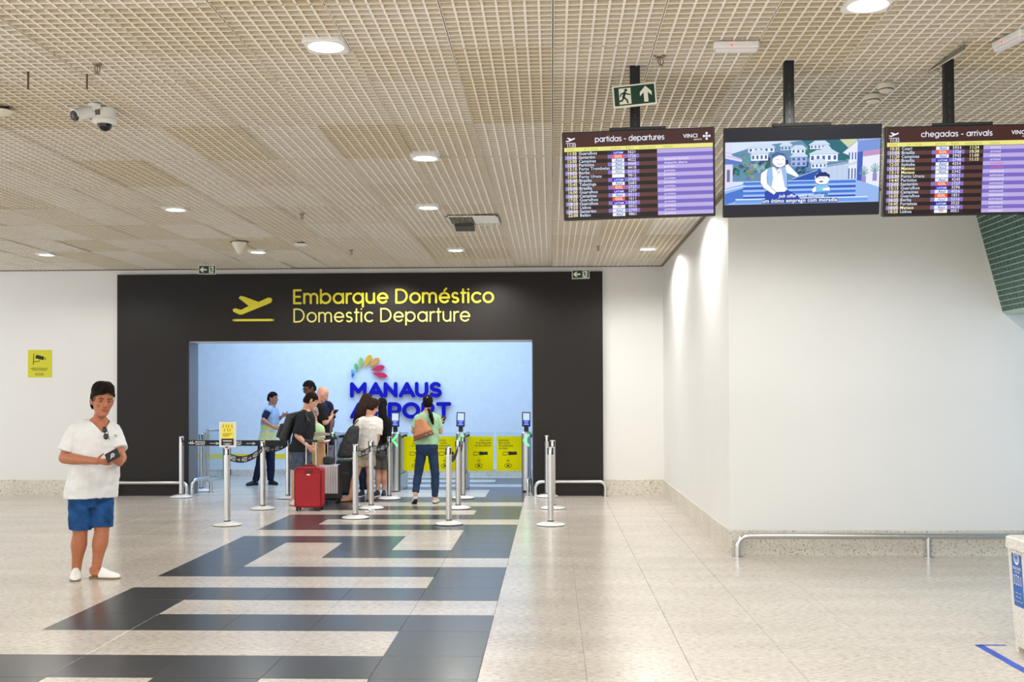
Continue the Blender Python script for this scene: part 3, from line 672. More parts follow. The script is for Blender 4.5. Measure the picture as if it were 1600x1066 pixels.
# ------------------------------------------------------------------ ceiling fixtures
M_refl = mat('glowing_lamp_reflector', rgb(240, 240, 238), .3, emit=rgb(255, 252, 244), es=.8); M_lamp = glow('downlight_lamp', 255, 253, 248, 9)  # reflector ring glows itself, emission stands in for reflected lamp light
def make_downlight():
    t = thing('downlight', 'x', 'ceiling light', (0, 0, 0), None)
    h = .123; n = 32; sq = []
    for k in range(n):
        a = 2 * PI * (k + .5) / n; c, s_ = math.cos(a), math.sin(a); q_ = h / max(abs(c), abs(s_)); sq.append((c * q_, s_ * q_))
    ci = [(math.cos(2 * PI * (k + .5) / n), math.sin(2 * PI * (k + .5) / n)) for k in range(n)]
    R_ = lambda pts, k, z: [Vector((p_[0] * k, p_[1] * k, z)) for p_ in pts]
    obj('frame', G().loft([R_(sq, 1, .03), R_(sq, 1, -.012), R_(sq, .97, -.016), R_(ci, .108, -.016), R_(ci, .106, -.012)], cap=False), M_white, t)
    obj('reflector', G().loft([R_(ci, .106, -.013), R_(ci, .100, -.011), R_(ci, .090, -.008)], cap=False), M_refl, t, True)
    obj('lamp', G().lathe([(0, -.0135), (.065, -.0125), (.092, -.0095), (.092, -.007), (0, -.007)], n=24), M_lamp, t)
    return t
DL = ['square downlight nearest the top edge, upper left of the exit sign with upward arrow', 'square downlight cut by the top edge above the animated screen', 'square downlight over the middle of the portal, second from the top', 'square downlight left of the centre, between the cameras and the portal', 'square downlight just left of the ceiling air vent',
      'square downlight next to the white cone detector', 'square downlight far left above the white wall', 'square downlight right below the ceiling air vent', 'square downlight close to the white side wall, lighting it']
d0 = make_downlight(); dl = [d0] + [dup(d0) for _ in DOWN[1:]]
for o, (x, y), lab in zip(dl, DOWN, DL): o.location = (x, y, HC - .004); o['label'] = lab
# air vent
v = thing('air_vent', 'ceiling air vent, left half a dark grille, right half a white slotted plate', 'vent', (-.93, 13.3, HC))
x0, x1, y0, y1 = -1.235, -.63, 12.93, 13.62; z0 = HC - .012
obj('opening', G().bbox((x0, y0, HC + .03), (x1, y1, HC + .05)), M_black, v)
for a, b in (((x0, y0, z0), (x1, y0 + .02, HC)), ((x0, y1 - .02, z0), (x1, y1, HC)), ((x0, y0, z0), (x0 + .02, y1, HC)), ((x1 - .02, y0, z0), (x1, y1, HC))): obj('frame_bar', G().bbox(a, b), M_white, v)
obj('grille_tray', G().loft([[Vector((a, y0 + .44, HC - .02)), Vector((a, y1 - .02, HC - .03)), Vector((a, y1 - .02, HC - .085)), Vector((a, y0 + .44, HC - .06))] for a in (x0 + .06, -.94)]), mat('vent_dark', rgb(70, 68, 62), .6), v)
for k in range(10): obj('slat', G().bbox((x0 + .035 + k * .026, y0 + .03, HC - .014), (x0 + .043 + k * .026, y0 + .43, HC + .01)), mat('vent_slat', rgb(140, 134, 122), .6), v)
obj('white_plate', G().bbox((-.925, y0 + .02, HC - .016), (x1 - .02, y1 - .2, HC - .004)), M_white, v)
for k in range(10): obj('slat', G().bbox((-.92 + k * .027, y0 + .02 - .0, HC - .017), (-.905 + k * .027, y0 + .02 + .001, HC - .003)) if False else G().bbox((-.92 + k * .027, y1 - .2, HC - .016), (-.906 + k * .027, y1 - .03, HC - .004)), M_white, v)
# cameras
p = at(120.5, 180, 7.70)
bc = thing('bullet_camera', 'white bullet camera with black face under the ceiling at the left', 'camera', (p.x + .07, p.y + .06, HC))
ax = Vector((-.50, -.80, -.33)).normalized(); c = Vector((p.x, p.y, p.z))
obj('barrel', G().tube([c - ax * .135, c - ax * .13, c - ax * .02, c + ax * .015], [.026, .033, .037, .037], 18), M_white, bc, True)
obj('sun_hood', G().tube([c - ax * .10 + Vector((0, 0, .012)), c + ax * .028 + Vector((0, 0, .008))], .041, 18), M_white, bc, True)
f = obj('face', G().tube([c + ax * .014, c + ax * .032], [.0385, .036], 18), M_black, bc, True); obj('lens', G().tube([c + ax * .030, c + ax * .036], .017, 14), mat('lens_glass', rgb(70, 62, 54), .1), f)
k = c - ax * .10; obj('arm', G().tube([k, k + Vector((.02, .02, .04)), Vector((k.x + .028, k.y + .03, HC))], [.018, .02, .02], 10), M_white, bc, True)
obj('mount', G().lathe([(.045, 0), (.045, -.02), (.03, -.03), (0, -.03)], (k.x + .028, k.y + .03, HC), 18), M_white, bc, True)
p = at(163.5, 190, 7.95)
dc = thing('dome_camera', 'white dome camera with dark dome beside the bullet camera', 'camera', (p.x, p.y, HC))
obj('collar', G().lathe([(.080, HC), (.080, HC - .075), (.086, HC - .08), (.086, HC - .10), (.062, HC - .112), (0, HC - .112)], (p.x, p.y, 0), 28), M_white, dc, True)
obj('dome', G().ball((p.x, p.y, HC - .108), (.054, .054, .055), n=20, m=12), mat('dome_smoked', rgb(20, 22, 20), .08), dc, True)
obj('label_plate', G().bbox((p.x - .05, p.y - .081, HC - .06), (p.x + .0, p.y - .07, HC - .02)), mat('camera_plate', rgb(120, 110, 90), .6), dc)
p = at(2, 178, 7.85)
ls = thing('ceiling_speaker', 'round cream ceiling disc with dark bracket cut by the left edge', 'speaker', (p.x, p.y, HC))
obj('disc', G().lathe([(0, p.z - .01), (.05, p.z - .006), (.085, p.z + .012), (.09, p.z + .02), (0, p.z + .022)], (p.x, p.y, 0), 28), mat('cream_plastic', rgb(226, 220, 204), .5), ls, True)
obj('bracket', G().box((p.x, p.y, (p.z + .02 + HC) / 2 + .02), (.10, .02, HC - p.z + .02)).box((p.x + .04, p.y, HC - .02), (.05, .03, .02)), M_black, ls)
# detectors
def detector(px, py, label, r=.055, body=None):
    p = onz(px, py, HC); t = thing('smoke_detector', label, 'detector', (p.x, p.y, HC))
    m_ = MATS['cream_plastic']
    obj('base', G().lathe([(r * 1.05, HC), (r * 1.05, HC - .022), (r, HC - .026), (0, HC - .026)], (p.x, p.y, 0), 24), m_, t, True)
    obj('chamber', G().lathe([(r * .9, HC - .024), (r * .86, HC - .045), (r * .55, HC - .052), (0, HC - .052)], (p.x, p.y, 0), 24), m_, t, True)
    obj('slot', G().lathe([(r * .885, HC - .034), (r * .885, HC - .040), (r * .5, HC - .040)], (p.x, p.y, 0), 24), B_, t)
detector(1384, 132, 'round cream smoke detector above the arrivals board, the clearer of the two'); detector(1364, 149, 'round cream smoke detector lower left of its twin above the arrivals board')
p = onz(374, 378, HC); t = thing('cone_detector', 'white cone-shaped detector hanging from the far ceiling left of centre', 'detector', (p.x, p.y, HC))
obj('cone', G().lathe([(.10, HC - .005), (.10, HC - .03), (.03, HC - .15), (.022, HC - .165), (0, HC - .168)], (p.x, p.y, 0), 24), MATS['cream_plastic'], t, True); obj('ring', G().lathe([(.125, HC + .002), (.125, HC - .008), (.10, HC - .008)], (p.x, p.y, 0), 24), mat('dark_ring', rgb(110, 96, 76), .6), t)
p = onz(470, 379, HC); t = thing('ceiling_access_point', 'flat white oval disc on the far ceiling right of the cone detector', 'access point', (p.x, p.y, HC))
obj('disc', G().lathe([(0, HC - .055), (.05, HC - .05), (.08, HC - .035), (.085, HC - .022), (0, HC - .02)], (p.x, p.y, 0), 24), M_white, t, True); obj('stem', G().lathe([(.05, HC), (.05, HC - .022), (0, HC - .022)], (p.x, p.y, 0), 16), MATS['dark_ring'], t)
M_brass = mat('sprinkler_metal', (.35, .30, .22, 1), .4, .9)
def sprinkler(px, py, label):
    p = onz(px, py, HC); t = thing('sprinkler', label, 'sprinkler', (p.x, p.y, HC))
    obj('plate', G().lathe([(.034, HC + .004), (.032, HC - .006), (.014, HC - .016), (0, HC - .016)], (p.x, p.y, 0), 16), M_brass, t, True)
    for s_ in (-1, 1): obj('yoke', G().tube([(p.x + .012 * s_, p.y, HC - .014), (p.x + .017 * s_, p.y, HC - .04), (p.x + .004 * s_, p.y, HC - .062)], .0045, 8), M_brass, t)
    obj('bulb', G().tube([(p.x, p.y, HC - .016), (p.x, p.y, HC - .055)], .004, 8), mat('bulb_glass', rgb(150, 120, 100), .2), t); obj('deflector', G().lathe([(.02, HC - .062), (.02, HC - .066), (0, HC - .066)], (p.x, p.y, 0), 14), M_brass, t)
sprinkler(152, 100, 'sprinkler head above the bullet camera beside a dark hanging rod'); sprinkler(1032, 88, 'brass sprinkler head upper right of the exit sign with upward arrow')
sprinkler(472, 334, 'small sprinkler head on the ceiling left of the air vent'); sprinkler(549, 391, 'small far sprinkler head over the sign lettering'); sprinkler(935, 385, 'small far sprinkler head below the departures board')
for px, lab in ((44, 'left one of two dark hanging rods at the upper left'), (136, 'right one of two dark hanging rods, beside the sprinkler head')):
    p = onz(px, 116, HC); tag(obj('hanging_rod', G().tube([(p.x, p.y, HC - .10), (p.x, p.y, HC + .03)], .0065, 8), mat('rod_brown', rgb(92, 74, 50), .6)), lab, 'rod')
def emergency(px, py, yaw, label):
    p = onz(px, py, HC - .01); t = thing('emergency_light', label, 'emergency light', (p.x, p.y, HC)); M = Matrix.Rotation(yaw, 3, 'Z')
    obj('housing', G().rbox((p.x, p.y, HC - .022), (.27, .065, .04), .012, M), M_white, t); obj('diffuser', G().rbox((p.x, p.y, HC - .05), (.25, .055, .02), .01, M), mat('frosted_diffuser', rgb(226, 222, 226), .3), t)
    obj('indicator', G().ball(Vector((p.x, p.y, HC - .03)) + M @ Vector((-.03, -.034, 0)), .006, n=8, m=6), glow('red_indicator', 255, 60, 50, 2), t)
emergency(1150, 68, 0, 'slim white emergency light with red indicator above the departures board'); emergency(1578, 58, -1.35, 'slim white emergency light turned askew near the right edge')
# loose edge strip beside the third pole
a, b = onz(1450, 112, HC), at(1508, 77, 6.60)
obj_ = thing('loose_ceiling_strip', 'loose metal ceiling strip hanging askew beside the pole of the arrivals board', 'metal strip', (a.x, a.y, HC))
d = (b - a); up = Vector((0, 0, .035))
obj('flange', G().loft([[a, b, b + Vector((.02, .02, .004)), a + Vector((.02, .02, .004))], [q_ + Vector((0, 0, .003)) for q_ in (a, b, b + Vector((.02, .02, .004)), a + Vector((.02, .02, .004)))]]), MATS['cream_plastic'], obj_)
obj('web', G().loft([[a, b, b + up, a + Vector((0, 0, .012))], [q_ + Vector((.002, .002, 0)) for q_ in (a, b, b + up, a + Vector((0, 0, .012)))]]), mat('strip_grey', rgb(120, 116, 98), .6), obj_)

# ------------------------------------------------------------------ exit signs
M_eg = mat('exit_green', rgb(12, 58, 40), .4); M_ew = mat('exit_white', rgb(228, 228, 214), .5)
def exit_sign(loc, rot, label, up_arrow, lit=0):
    t = thing('exit_sign', label, 'exit sign', loc); 
    b = obj('panel', G().rbox((0, 0, 0), (.27, .012, .14), .003), M_ew, t, world=False); b.rotation_mode = 'YXZ'; b.rotation_euler = rot
    q = lambda a, c, d=0: Vector((a, -.0075, c))
    obj('field', G().bbox((-.125, -.007, -.060), (.125, -.0055, .060)), M_eg, b, world=False)
    g = G(); ox = -.062 if up_arrow else .062; m_ = 1 if up_arrow else -1
    g.add([q(ox - .045 + .012, -.052), q(ox + .04, -.052), q(ox + .04, .05), q(ox - .033, .05)], [(0, 1, 2, 3)])
    if up_arrow: g.add([q(.07 + a, c) for a, c in [(-.013, -.05), (.013, -.05), (.013, .012), (.036, -.012), (.036, .014), (0, .052), (-.036, .014), (-.036, -.012), (-.013, .012)]], [(0, 1, 2, 8), (2, 3, 4, 5), (5, 6, 7, 8), (2, 5, 8)])
    else: g.add([q(-.06 + a, c) for a, c in [(.055, -.013), (.055, .013), (-.012, .013), (.012, .040), (-.016, .040), (-.056, 0), (-.016, -.040), (.012, -.040), (-.012, -.013)]], [(0, 1, 2, 8), (2, 3, 4, 5), (5, 6, 7, 8), (2, 5, 8)])
    obj('arrow_and_door', g, M_ew, b, world=False)
    g = G(); r = lambda a, c, d=0: Vector((ox + a * m_, -.0085, c))
    g.add([r(.010 + .010 * math.cos(k * PI / 5), .036 + .010 * math.sin(k * PI / 5)) for k in range(10)], [tuple(range(10))])
    for l, wd in (([(.002, .02), (-.006, -.008)], .017), ([(.004, .02), (.024, .008), (.034, .008)], .008), ([(0, .022), (-.02, .014), (-.026, .0)], .008), ([(-.004, -.01), (.012, -.024), (.018, -.044)], .010), ([(-.006, -.01), (-.018, -.030), (-.038, -.030)], .010)): stroke(g, l, wd, r)
    obj('running_figure', g, M_eg, b, world=False)
    for s_ in (-.115, .115): obj('wire', G().tube([(loc[0] + s_, loc[1], loc[2] + .06), (loc[0] + s_, loc[1], HC + .02)], .0016, 6), mat('wire_grey', rgb(190, 186, 176), .5), t)
exit_sign((.5225, 6.84, 3.532), (-.066, -.072, -.096), 'green exit sign with upward arrow hanging before the pole of the departures board', True)
exit_sign((-5.309, 16.8, 3.61), (-.042, .011, -.005), 'small exit sign with left arrow above the left end of the portal', False)
exit_sign((.458, 17.067, 3.527), (-.057, -.019, -.037), 'small exit sign with left arrow above the right end of the portal', False)

# ------------------------------------------------------------------ hanging screens
def c_(r, g, b): return glow('px_%d_%d_%d' % (r, g, b), r, g, b)
class Disp:
    """flat picture on a screen: u to the right and v down, both 0..1"""
    W, H = .952, .542
    def __init__(s): s.g = G(); s.m = []; s.k = 0
    def col(s, c):
        m = c_(*c)
        if m not in s.m: s.m.append(m)
        s.g.cur = s.m.index(m); s.k += 1; return s
    def fn(s, u, v, d=0): return Vector(((u - .5) * s.W, -.0315 - .00002 * s.k, (.5 - v) * s.H))
    def rect(s, u0, v0, u1, v1, c): s.col(c); s.g.add([s.fn(u0, v0), s.fn(u0, v1), s.fn(u1, v1), s.fn(u1, v0)], [(0, 1, 2, 3)]); return s
    def poly(s, pts, c): s.col(c); s.g.add([s.fn(*p) for p in pts], [tuple(range(len(pts)))]); return s
    def line(s, pts, w, c): s.col(c); stroke(s.g, [(x * s.W, y * s.H) for x, y in pts], w, lambda x, y, d=0: s.fn(x / s.W, y / s.H)); return s
    def txt(s, t, u, v, size, c, align='L', bold=True, slant=0):
        """size in metres, v is the baseline"""
        s.col(c); text(s.g, t, u * s.W, -v * s.H, size, align, bold, lambda x, y: s.fn(x / s.W, -y / s.H), slant=slant); return s
    def head(s, t, u, v, size, c, fit=None): s.col(c); strokes_text(s.g, t, u * s.W, -v * s.H, size, .15, lambda x, y, d=0: s.fn(x / s.W, -y / s.H), fit=fit)
AIR = {'L': ((22, 30, 190), 'LATAM', (235, 240, 255)), 'G': ((250, 92, 24), 'GOL', (255, 250, 245)), 'A': ((236, 244, 255), 'Azul', (20, 60, 180)), 'a': ((240, 246, 252), 'Azul', (110, 140, 180)), 'W': ((250, 250, 255), '', (0, 0, 0)), 'T': ((246, 246, 252), 'TP', (190, 60, 60))}
def flights(title, rows, arrivals, fit):
    D = Disp(); DK, BR, BK = (50, 22, 20), (92, 52, 48), (22, 8, 8); LV, VI = (188, 172, 228), (120, 104, 196); YE = (236, 232, 130)
    D.rect(0, 0, 1, 1, BK); D.rect(0, 0, 1, .162, (66, 28, 25)); D.rect(.005, .165, .995, .213, YE)
    D.col((240, 244, 255)); plane_icon(lambda x, y, d=0: D.fn(x / D.W, -y / D.H), D.g, .016 * D.W, -.118 * D.H, .062)
    D.txt('11:32', .022, .158, .026, (240, 244, 255)); D.head(title, .215 if not arrivals else .225, .106, .032, (240, 244, 255), fit)
    D.txt('VINCI', .80, .098, .034, (244, 246, 255)); D.txt('AIRPORTS', .868, .128, .011, (244, 246, 255))
    for a, b in ((0, 0), (.018, 0), (-.018, 0), (0, .018), (0, -.018)): D.rect(.955 + a - .007, .085 + b * 1.75 - .012, .955 + a + .007, .085 + b * 1.75 + .012, (244, 246, 255))
    for t_, u in (('time', .02), ('to / stop', .135), ('airline', .315), ('flight', .415), ('estimated', .505), ('status', .665)): D.txt(t_, u, .203, .026, (190, 180, 90), bold=False)
    n = len(rows); h = (.985 - .217) / n
    for k, (tm, to, al, fl_, es, stt) in enumerate(rows):
        v0 = .217 + k * h; v1 = v0 + h; bl = v0 + h * .80; odd = k % 2
        D.rect(.008, v0, .088, v1, (150, 136, 206) if odd else (70, 48, 34)); D.rect(.088, v0, .295, v1, BR if odd else BK); D.rect(.295, v0, .505, v1, (134, 116, 204) if odd else DK)
        D.rect(.505, v0, .625, v1, BR if odd else BK); D.rect(.625, v0, .995, v1, VI if odd else LV)
        c, nm, tc_ = AIR[al]; D.rect(.322, v0 + .003, .405, v1 - .003, c)
        if nm: D.txt(nm, .366, bl, .024 if al != 'L' else .018, tc_, 'C', slant=.2 if al in 'Aa' else 0)
        D.txt(tm, .022, bl, .027, (252, 250, 190)); D.txt(to, .10, bl, .027, (250, 248, 190) if to == 'Manaus' else (205, 228, 252)); D.txt(fl_, .428, bl, .026, (226, 226, 250))
        if es: D.txt(es, .535, bl, .026, (246, 246, 200))
        if stt: D.txt(stt, .67, bl, .022, (226, 90, 150) if stt == 'cancelled' else (246, 242, 255), bold=False)
    return D
R1_ = [('11:30', 'Guarulhos', 'L', '3621', '', ''), ('11:45', 'Santarém', 'G', '1726', '', ''), ('12:00', 'Campinas', 'A', '4022', '', 'despacho fechado'), ('12:25', 'Parintins', 'A', '4468', '', 'despacho aberto'), ('13:10', 'Porto Trombetas', 'A', '4418', '', 'previsto'), ('14:05', 'Borba', 'a', '5315', '', 'previsto'),
       ('15:00', 'Porto Urucu', 'W', '9812', '', 'previsto'), ('15:40', 'Brasília', 'L', '3769', '', 'previsto'), ('15:45', 'Tabatinga', 'A', '2683', '', 'previsto'), ('15:50', 'Brasília', 'G', '1727', '', 'previsto'), ('16:00', 'Guarulhos', 'L', '3297', '', 'previsto'), ('16:30', 'Campinas', 'A', '4313', '', 'previsto'),
       ('17:05', 'Guarulhos', 'G', '1611', '', 'previsto'), ('18:10', 'Guarulhos', 'L', '3567', '', 'previsto'), ('19:50', 'Lisboa', 'T', '0052', '', 'previsto'), ('20:45', 'Santarém', 'A', '2799', '', 'previsto'), ('22:00', 'Belém', 'A', '4861', '', 'previsto')]
R3_ = [('10:35', 'Coari', 'A', '5954', '11:24', 'arrived'), ('11:05', 'Brasília', 'G', '1726', '10:38', 'arrived'), ('11:20', 'Campinas', 'A', '2943', '11:00', 'arrived'), ('11:30', 'Brasília', 'L', '3748', '11:15', 'arrived'), ('12:05', 'Itaituba', 'A', '4354', '', 'cancelled'), ('12:15', 'Manaus', 'A', '4059', '', 'cancelled'),
       ('13:10', 'Manaus', 'A', '5342', '', 'estimated'), ('13:30', 'Porto Urucu', 'W', '9311', '', 'estimated'), ('14:40', 'Parintins', 'A', '4245', '', 'estimated'), ('15:05', 'Santarém', 'G', '1727', '', 'estimated'), ('15:15', 'Guarulhos', 'L', '3296', '', 'estimated'), ('15:50', 'Campinas', 'A', '4056', '', 'estimated'),
       ('16:05', 'Guarulhos', 'G', '1831', '', 'estimated'), ('16:25', 'Borba', 'a', '5316', '', 'estimated'), ('16:45', 'Fortaleza', 'L', '3525', '', 'estimated'), ('18:05', 'Manaus', 'A', '4610', '', 'estimated'), ('18:20', 'Lisboa', 'T', '0051', '', 'estimated')]
def cartoon():
    D = Disp(); D.rect(0, 0, 1, 1, (26, 26, 40))
    def q(x, y): return ((x - 82) / 1425, (y - 64 + (x - 82) * .0287) / 820 )       # sketch coordinates to u, v
    def P(pts, c): D.poly([q(*p) for p in pts], c)
    def Ln(pts, w, c): D.line([q(*p) for p in pts], w, c)
    t, b = .148, .868
    D.rect(0, t, 1, b, (214, 230, 252)); rr = random.Random(5)
    D.poly([(0, .30), (.2, .2), (.5, t), (.86, t), (.86, .6), (0, .6)], (96, 140, 176)); D.poly([(.50, t), (.86, t), (.86, .40), (.6, .36)], (28, 104, 120)); D.poly([(.74, t), (.86, t), (.86, .34), (.8, .25)], (205, 214, 170))
    for u, v, r_, c in ((.25, .42, .07, (40, 96, 104)), (.10, .46, .05, (40, 96, 104)), (.19, .50, .07, (120, 150, 150)), (.27, .52, .06, (150, 150, 190)), (.51, .47, .06, (20, 84, 130)), (.57, .28, .05, (24, 110, 120)), (.84, .44, .05, (110, 150, 150)), (.17, .36, .05, (90, 140, 160))):
        for k in range(7): D.poly([(u + rr.uniform(-r_, r_) + r_ * .5 * math.cos(a), v + rr.uniform(-r_, r_) + r_ * .8 * math.sin(a)) for a in [i * PI / 4 for i in range(8)]], tuple(min(255, x + rr.randint(-18, 22)) for x in c)) if False else None
        for k in range(26):
            cx, cy, s_ = u + rr.uniform(-r_, r_), v + rr.uniform(-r_, r_) * 1.2, r_ * rr.uniform(.12, .30); cc = tuple(max(0, min(255, (x + rr.choice((-34, -16, 0, 16, 34))) // 10 * 10)) for x in c)
            D.poly([(cx + s_ * math.cos(a), cy + s_ * 1.5 * math.sin(a)) for a in [i * PI / 4 + k for i in range(8)]], cc)
    def house(u, v, w_, h_, wall=(240, 246, 255), n=4, roof=(60, 100, 150), rows_=1):
        D.rect(u, v, u + w_, v + h_, wall); D.poly([(u - .012, v + .004), (u + w_ + .012, v + .004), (u + w_ * .8, v - .045), (u + w_ * .25, v - .045)], (206, 224, 246)); D.line([(u - .012, v + .006), (u + w_ + .012, v + .006)], .0016, roof)
        for r_ in range(rows_):
            for k in range(n): D.rect(u + w_ * (k + .25) / n, v + h_ * (r_ + .25) / rows_, u + w_ * (k + .72) / n, v + h_ * (r_ + .78) / rows_, (50, 96, 170))
    house(.15, .215, .17, .055, n=5); house(.17, .285, .11, .08, n=4); house(.36, .205, .07, .05, n=3, wall=(196, 214, 240)); house(.55, .20, .12, .05, n=5); house(.43, .245, .09, .05, n=3); house(.63, .255, .05, .05, n=2); house(.43, .33, .10, .11, wall=(166, 180, 226), n=3, rows_=2); house(.55, .305, .18, .09, n=5); house(.56, .41, .10, .06, n=4)
    D.poly([(.35, .66), (.52, .53), (.63, .47), (.66, .47), (.62, .68)], (24, 80, 176)); D.line([(.44, .585), (.60, .49)], .003, (210, 228, 255))
    D.poly([(.62, .47), (.80, .42), (.80, .60), (.66, .64)], (190, 208, 236))
    for k in range(5): D.line([(.64 + k * .035, .46 - k * .008), (.64 + k * .035, .60)], .0014, (230, 238, 255))
    D.line([(.63, .455), (.80, .405)], .002, (240, 246, 255))
    # left and right house fronts
    D.poly([(0, t), (.045, t), (.045, .30), (.11, .34), (.11, .40), (.05, .40), (.05, .66), (0, .68)], (222, 220, 250)); D.poly([(0, .33), (.11, .375), (.11, .40), (0, .40)], (90, 120, 200)); D.rect(.012, .46, .032, .60, (110, 110, 150)); D.line([(0, .30), (.11, .345)], .002, (70, 100, 180)); D.line([(0, .26), (.11, .31)], .002, (90, 120, 190))
    D.poly([(.76, .30), (.86, t), (1, t), (1, .70), (.86, .70), (.80, .62), (.80, .33)], (232, 236, 255)); D.poly([(.855, .17), (1, t + .01), (1, .27), (.855, .30)], (120, 150, 220)); D.poly([(.89, .29), (1, .27), (1, .33), (.89, .35)], (196, 150, 196)); D.poly([(.855, .30), (.89, .29), (.89, .66), (.855, .64)], (56, 92, 190)); D.line([(.76, .30), (.86, t + .01)], .003, (90, 130, 200))
    for k in range(14): D.rect(.852 + k * .0105, t, .857 + k * .0105, t + .022, (60, 100, 170))
    for u in (.80, .82, .84): D.rect(u, .30, u + .008, .38, (60, 100, 170)); D.rect(u, .48, u + .008, .60, (60, 90, 150))
    D.poly([(.78, .43), (.855, .40), (.855, .43), (.78, .455)], (200, 216, 244))
    for u, v in ((.90, .55), (.97, .52)):
        for k in range(7): a = PI * (k + .5) / 7; D.line([(u, v + .02), (u + .03 * math.cos(a), v - .09 * math.sin(a))], .005, (90, 140, 150) if k % 2 else (130, 170, 170))
        D.rect(u - .014, v + .02, u + .014, v + .11, (150, 140, 200))
    # street and bench
    D.poly([(0, .68), (.14, .62), (.87, .62), (1, .70), (1, b), (0, b)], (150, 184, 240)); D.line([(0, .70), (.13, .65)], .006, (230, 240, 255)); D.poly([(0, .74), (.12, .68), (.12, .80), (0, b)], (70, 120, 210))
    for k, c in enumerate(((66, 122, 216), (40, 92, 200), (60, 116, 214), (30, 78, 190))): D.rect(.12, .60 + k * .055, .85, .60 + k * .055 + .042, c); D.rect(.12, .60 + k * .055, .85, .612 + k * .055, (170, 206, 250))
    D.rect(.07, .80, .93, .85, (110, 160, 236)); D.rect(.07, .80, .93, .815, (214, 232, 255)); D.rect(.25, .78, .55, b, (20, 60, 180)) if False else None
    # seated woman on the phone and a child
    NV, SK = (18, 34, 110), (250, 252, 255)
    P([(455, 700), (455, 640), (660, 625), (760, 680), (810, 740), (470, 760)], (28, 66, 176))
    P([(515, 440), (500, 340), (520, 290), (580, 275), (640, 295), (655, 350), (648, 420), (560, 470)], (110, 136, 196)); P([(520, 370), (530, 320), (570, 300), (630, 310), (645, 350), (640, 395), (600, 420), (560, 412), (535, 392)], SK)
    P([(520, 340), (512, 300), (560, 276), (620, 284), (646, 320), (590, 300), (545, 318)], (70, 100, 170))
    P([(420, 470), (480, 425), (540, 410), (570, 440), (600, 415), (645, 420), (660, 500), (665, 620), (640, 645), (520, 650), (480, 600), (420, 560)], (250, 253, 255))
    P([(480, 428), (520, 416), (530, 520), (510, 630), (478, 600), (465, 500)], (150, 190, 240)); P([(600, 416), (650, 424), (662, 520), (664, 620), (640, 600), (620, 500)], (150, 190, 240))
    P([(415, 480), (470, 480), (475, 560), (560, 650), (540, 675), (440, 610), (412, 560)], SK); P([(640, 400), (668, 385), (770, 490), (755, 510), (655, 470)], SK); P([(640, 345), (665, 345), (672, 380), (650, 395)], NV)
    for l in ([(520, 370), (535, 392), (560, 412), (600, 420), (640, 395), (646, 350)], [(512, 360), (504, 320), (560, 278), (640, 296), (652, 340)], [(415, 480), (412, 560), (440, 610), (540, 675)], [(475, 500), (478, 570), (560, 650)], [(420, 470), (480, 425), (535, 408)], [(540, 410), (585, 475), (602, 412)], [(668, 385), (770, 490), (755, 512), (655, 470)], [(662, 500), (666, 620)], [(568, 382), (590, 390), (612, 380)], [(560, 345), (578, 342)], [(610, 340), (626, 342)]): Ln(l, .0022, NV)
    P([(925, 560), (915, 500), (940, 470), (1000, 462), (1050, 480), (1052, 530), (1030, 570), (970, 580)], SK); P([(925, 520), (922, 490), (950, 466), (1010, 458), (1054, 485), (1052, 520), (1030, 500), (960, 500)], NV)
    P([(925, 590), (960, 575), (1030, 570), (1050, 600), (1060, 640), (920, 650)], (130, 200, 236)); P([(890, 620), (925, 590), (930, 640), (900, 650)], SK); P([(985, 615), (1055, 600), (1060, 630), (1000, 635)], SK); P([(920, 645), (1030, 640), (1050, 690), (900, 700)], (70, 130, 210))
    P([(950, 548), (975, 540), (1000, 548), (975, 558)], (130, 60, 80))
    for l in ([(925, 560), (970, 580), (1030, 570)], [(890, 620), (925, 588), (960, 575)], [(1030, 570), (1055, 600), (1062, 632), (1000, 636)], [(945, 520), (965, 516)], [(985, 514), (1004, 520)]): Ln(l, .0022, NV)
    # subtitles
    D.txt('job offer with housing', .50, .795, .030, (250, 252, 255), 'C', True, .25); D.rect(.245, .812, .735, .862, (24, 70, 150)); D.txt('um ótimo emprego com moradia', .49, .851, .033, (252, 252, 255), 'C')
    D.rect(0, b + .002, 1, 1, (26, 26, 40)); D.rect(0, 0, 1, t - .002, (26, 26, 40))
    return D
M_case = mat('screen_casing', rgb(16, 16, 18), .4)
def screen(name, label, loc, rot, px_pole, D):
    L = Vector(loc); zt = L.z + .27
    t = thing(name, label, 'screen', (L.x, L.y, HC))
    pole_x = px_pole
    obj('pole', G().rbox((pole_x, L.y + .03, (zt - .25 + HC + .12) / 2), (.064, .045, HC + .12 - zt + .25), .006), M_black, t)
    g = G()
    for k in range(5): g.bbox((pole_x - .004, L.y + .0065, zt + .04 + k * .055), (pole_x + .004, L.y + .0075, zt + .07 + k * .055))
    obj('pole_slot', g, mat('slot_grey', rgb(70, 72, 74), .4, .5), t)
    cs_ = obj('casing', G().rbox((0, 0, 0), (.97, .062, .56), .01), M_case, t, world=False); cs_.rotation_mode = 'YXZ'; cs_.location = L - Vector((L.x, L.y, HC)); cs_.rotation_euler = rot
    obj('display', D.g, D.m, cs_, world=False)
    obj('mount_plate', G().rbox((0, .02, .290), (.36, .05, .02), .004).rbox((0, .045, .1), (.2, .04, .4), .01), M_black, cs_, world=False)
screen('departures_board', 'departures board hanging at the left of the three ceiling screens', (.563, 7.075, 3.085), (.124, -.019, -.025), .545, flights('partidas - departures', R1_, False, .435))
screen('advert_screen', 'screen showing a blue cartoon street scene, middle of the three', (1.582, 7.008, 3.081), (.20, -.002, -.070), 1.515, cartoon())
screen('arrivals_board', 'arrivals board hanging at the right of the three, cut by the edge', (2.592, 7.03, 3.078), (.15, .0, -.045), 2.525, flights('chegadas - arrivals', R3_, True, .43))

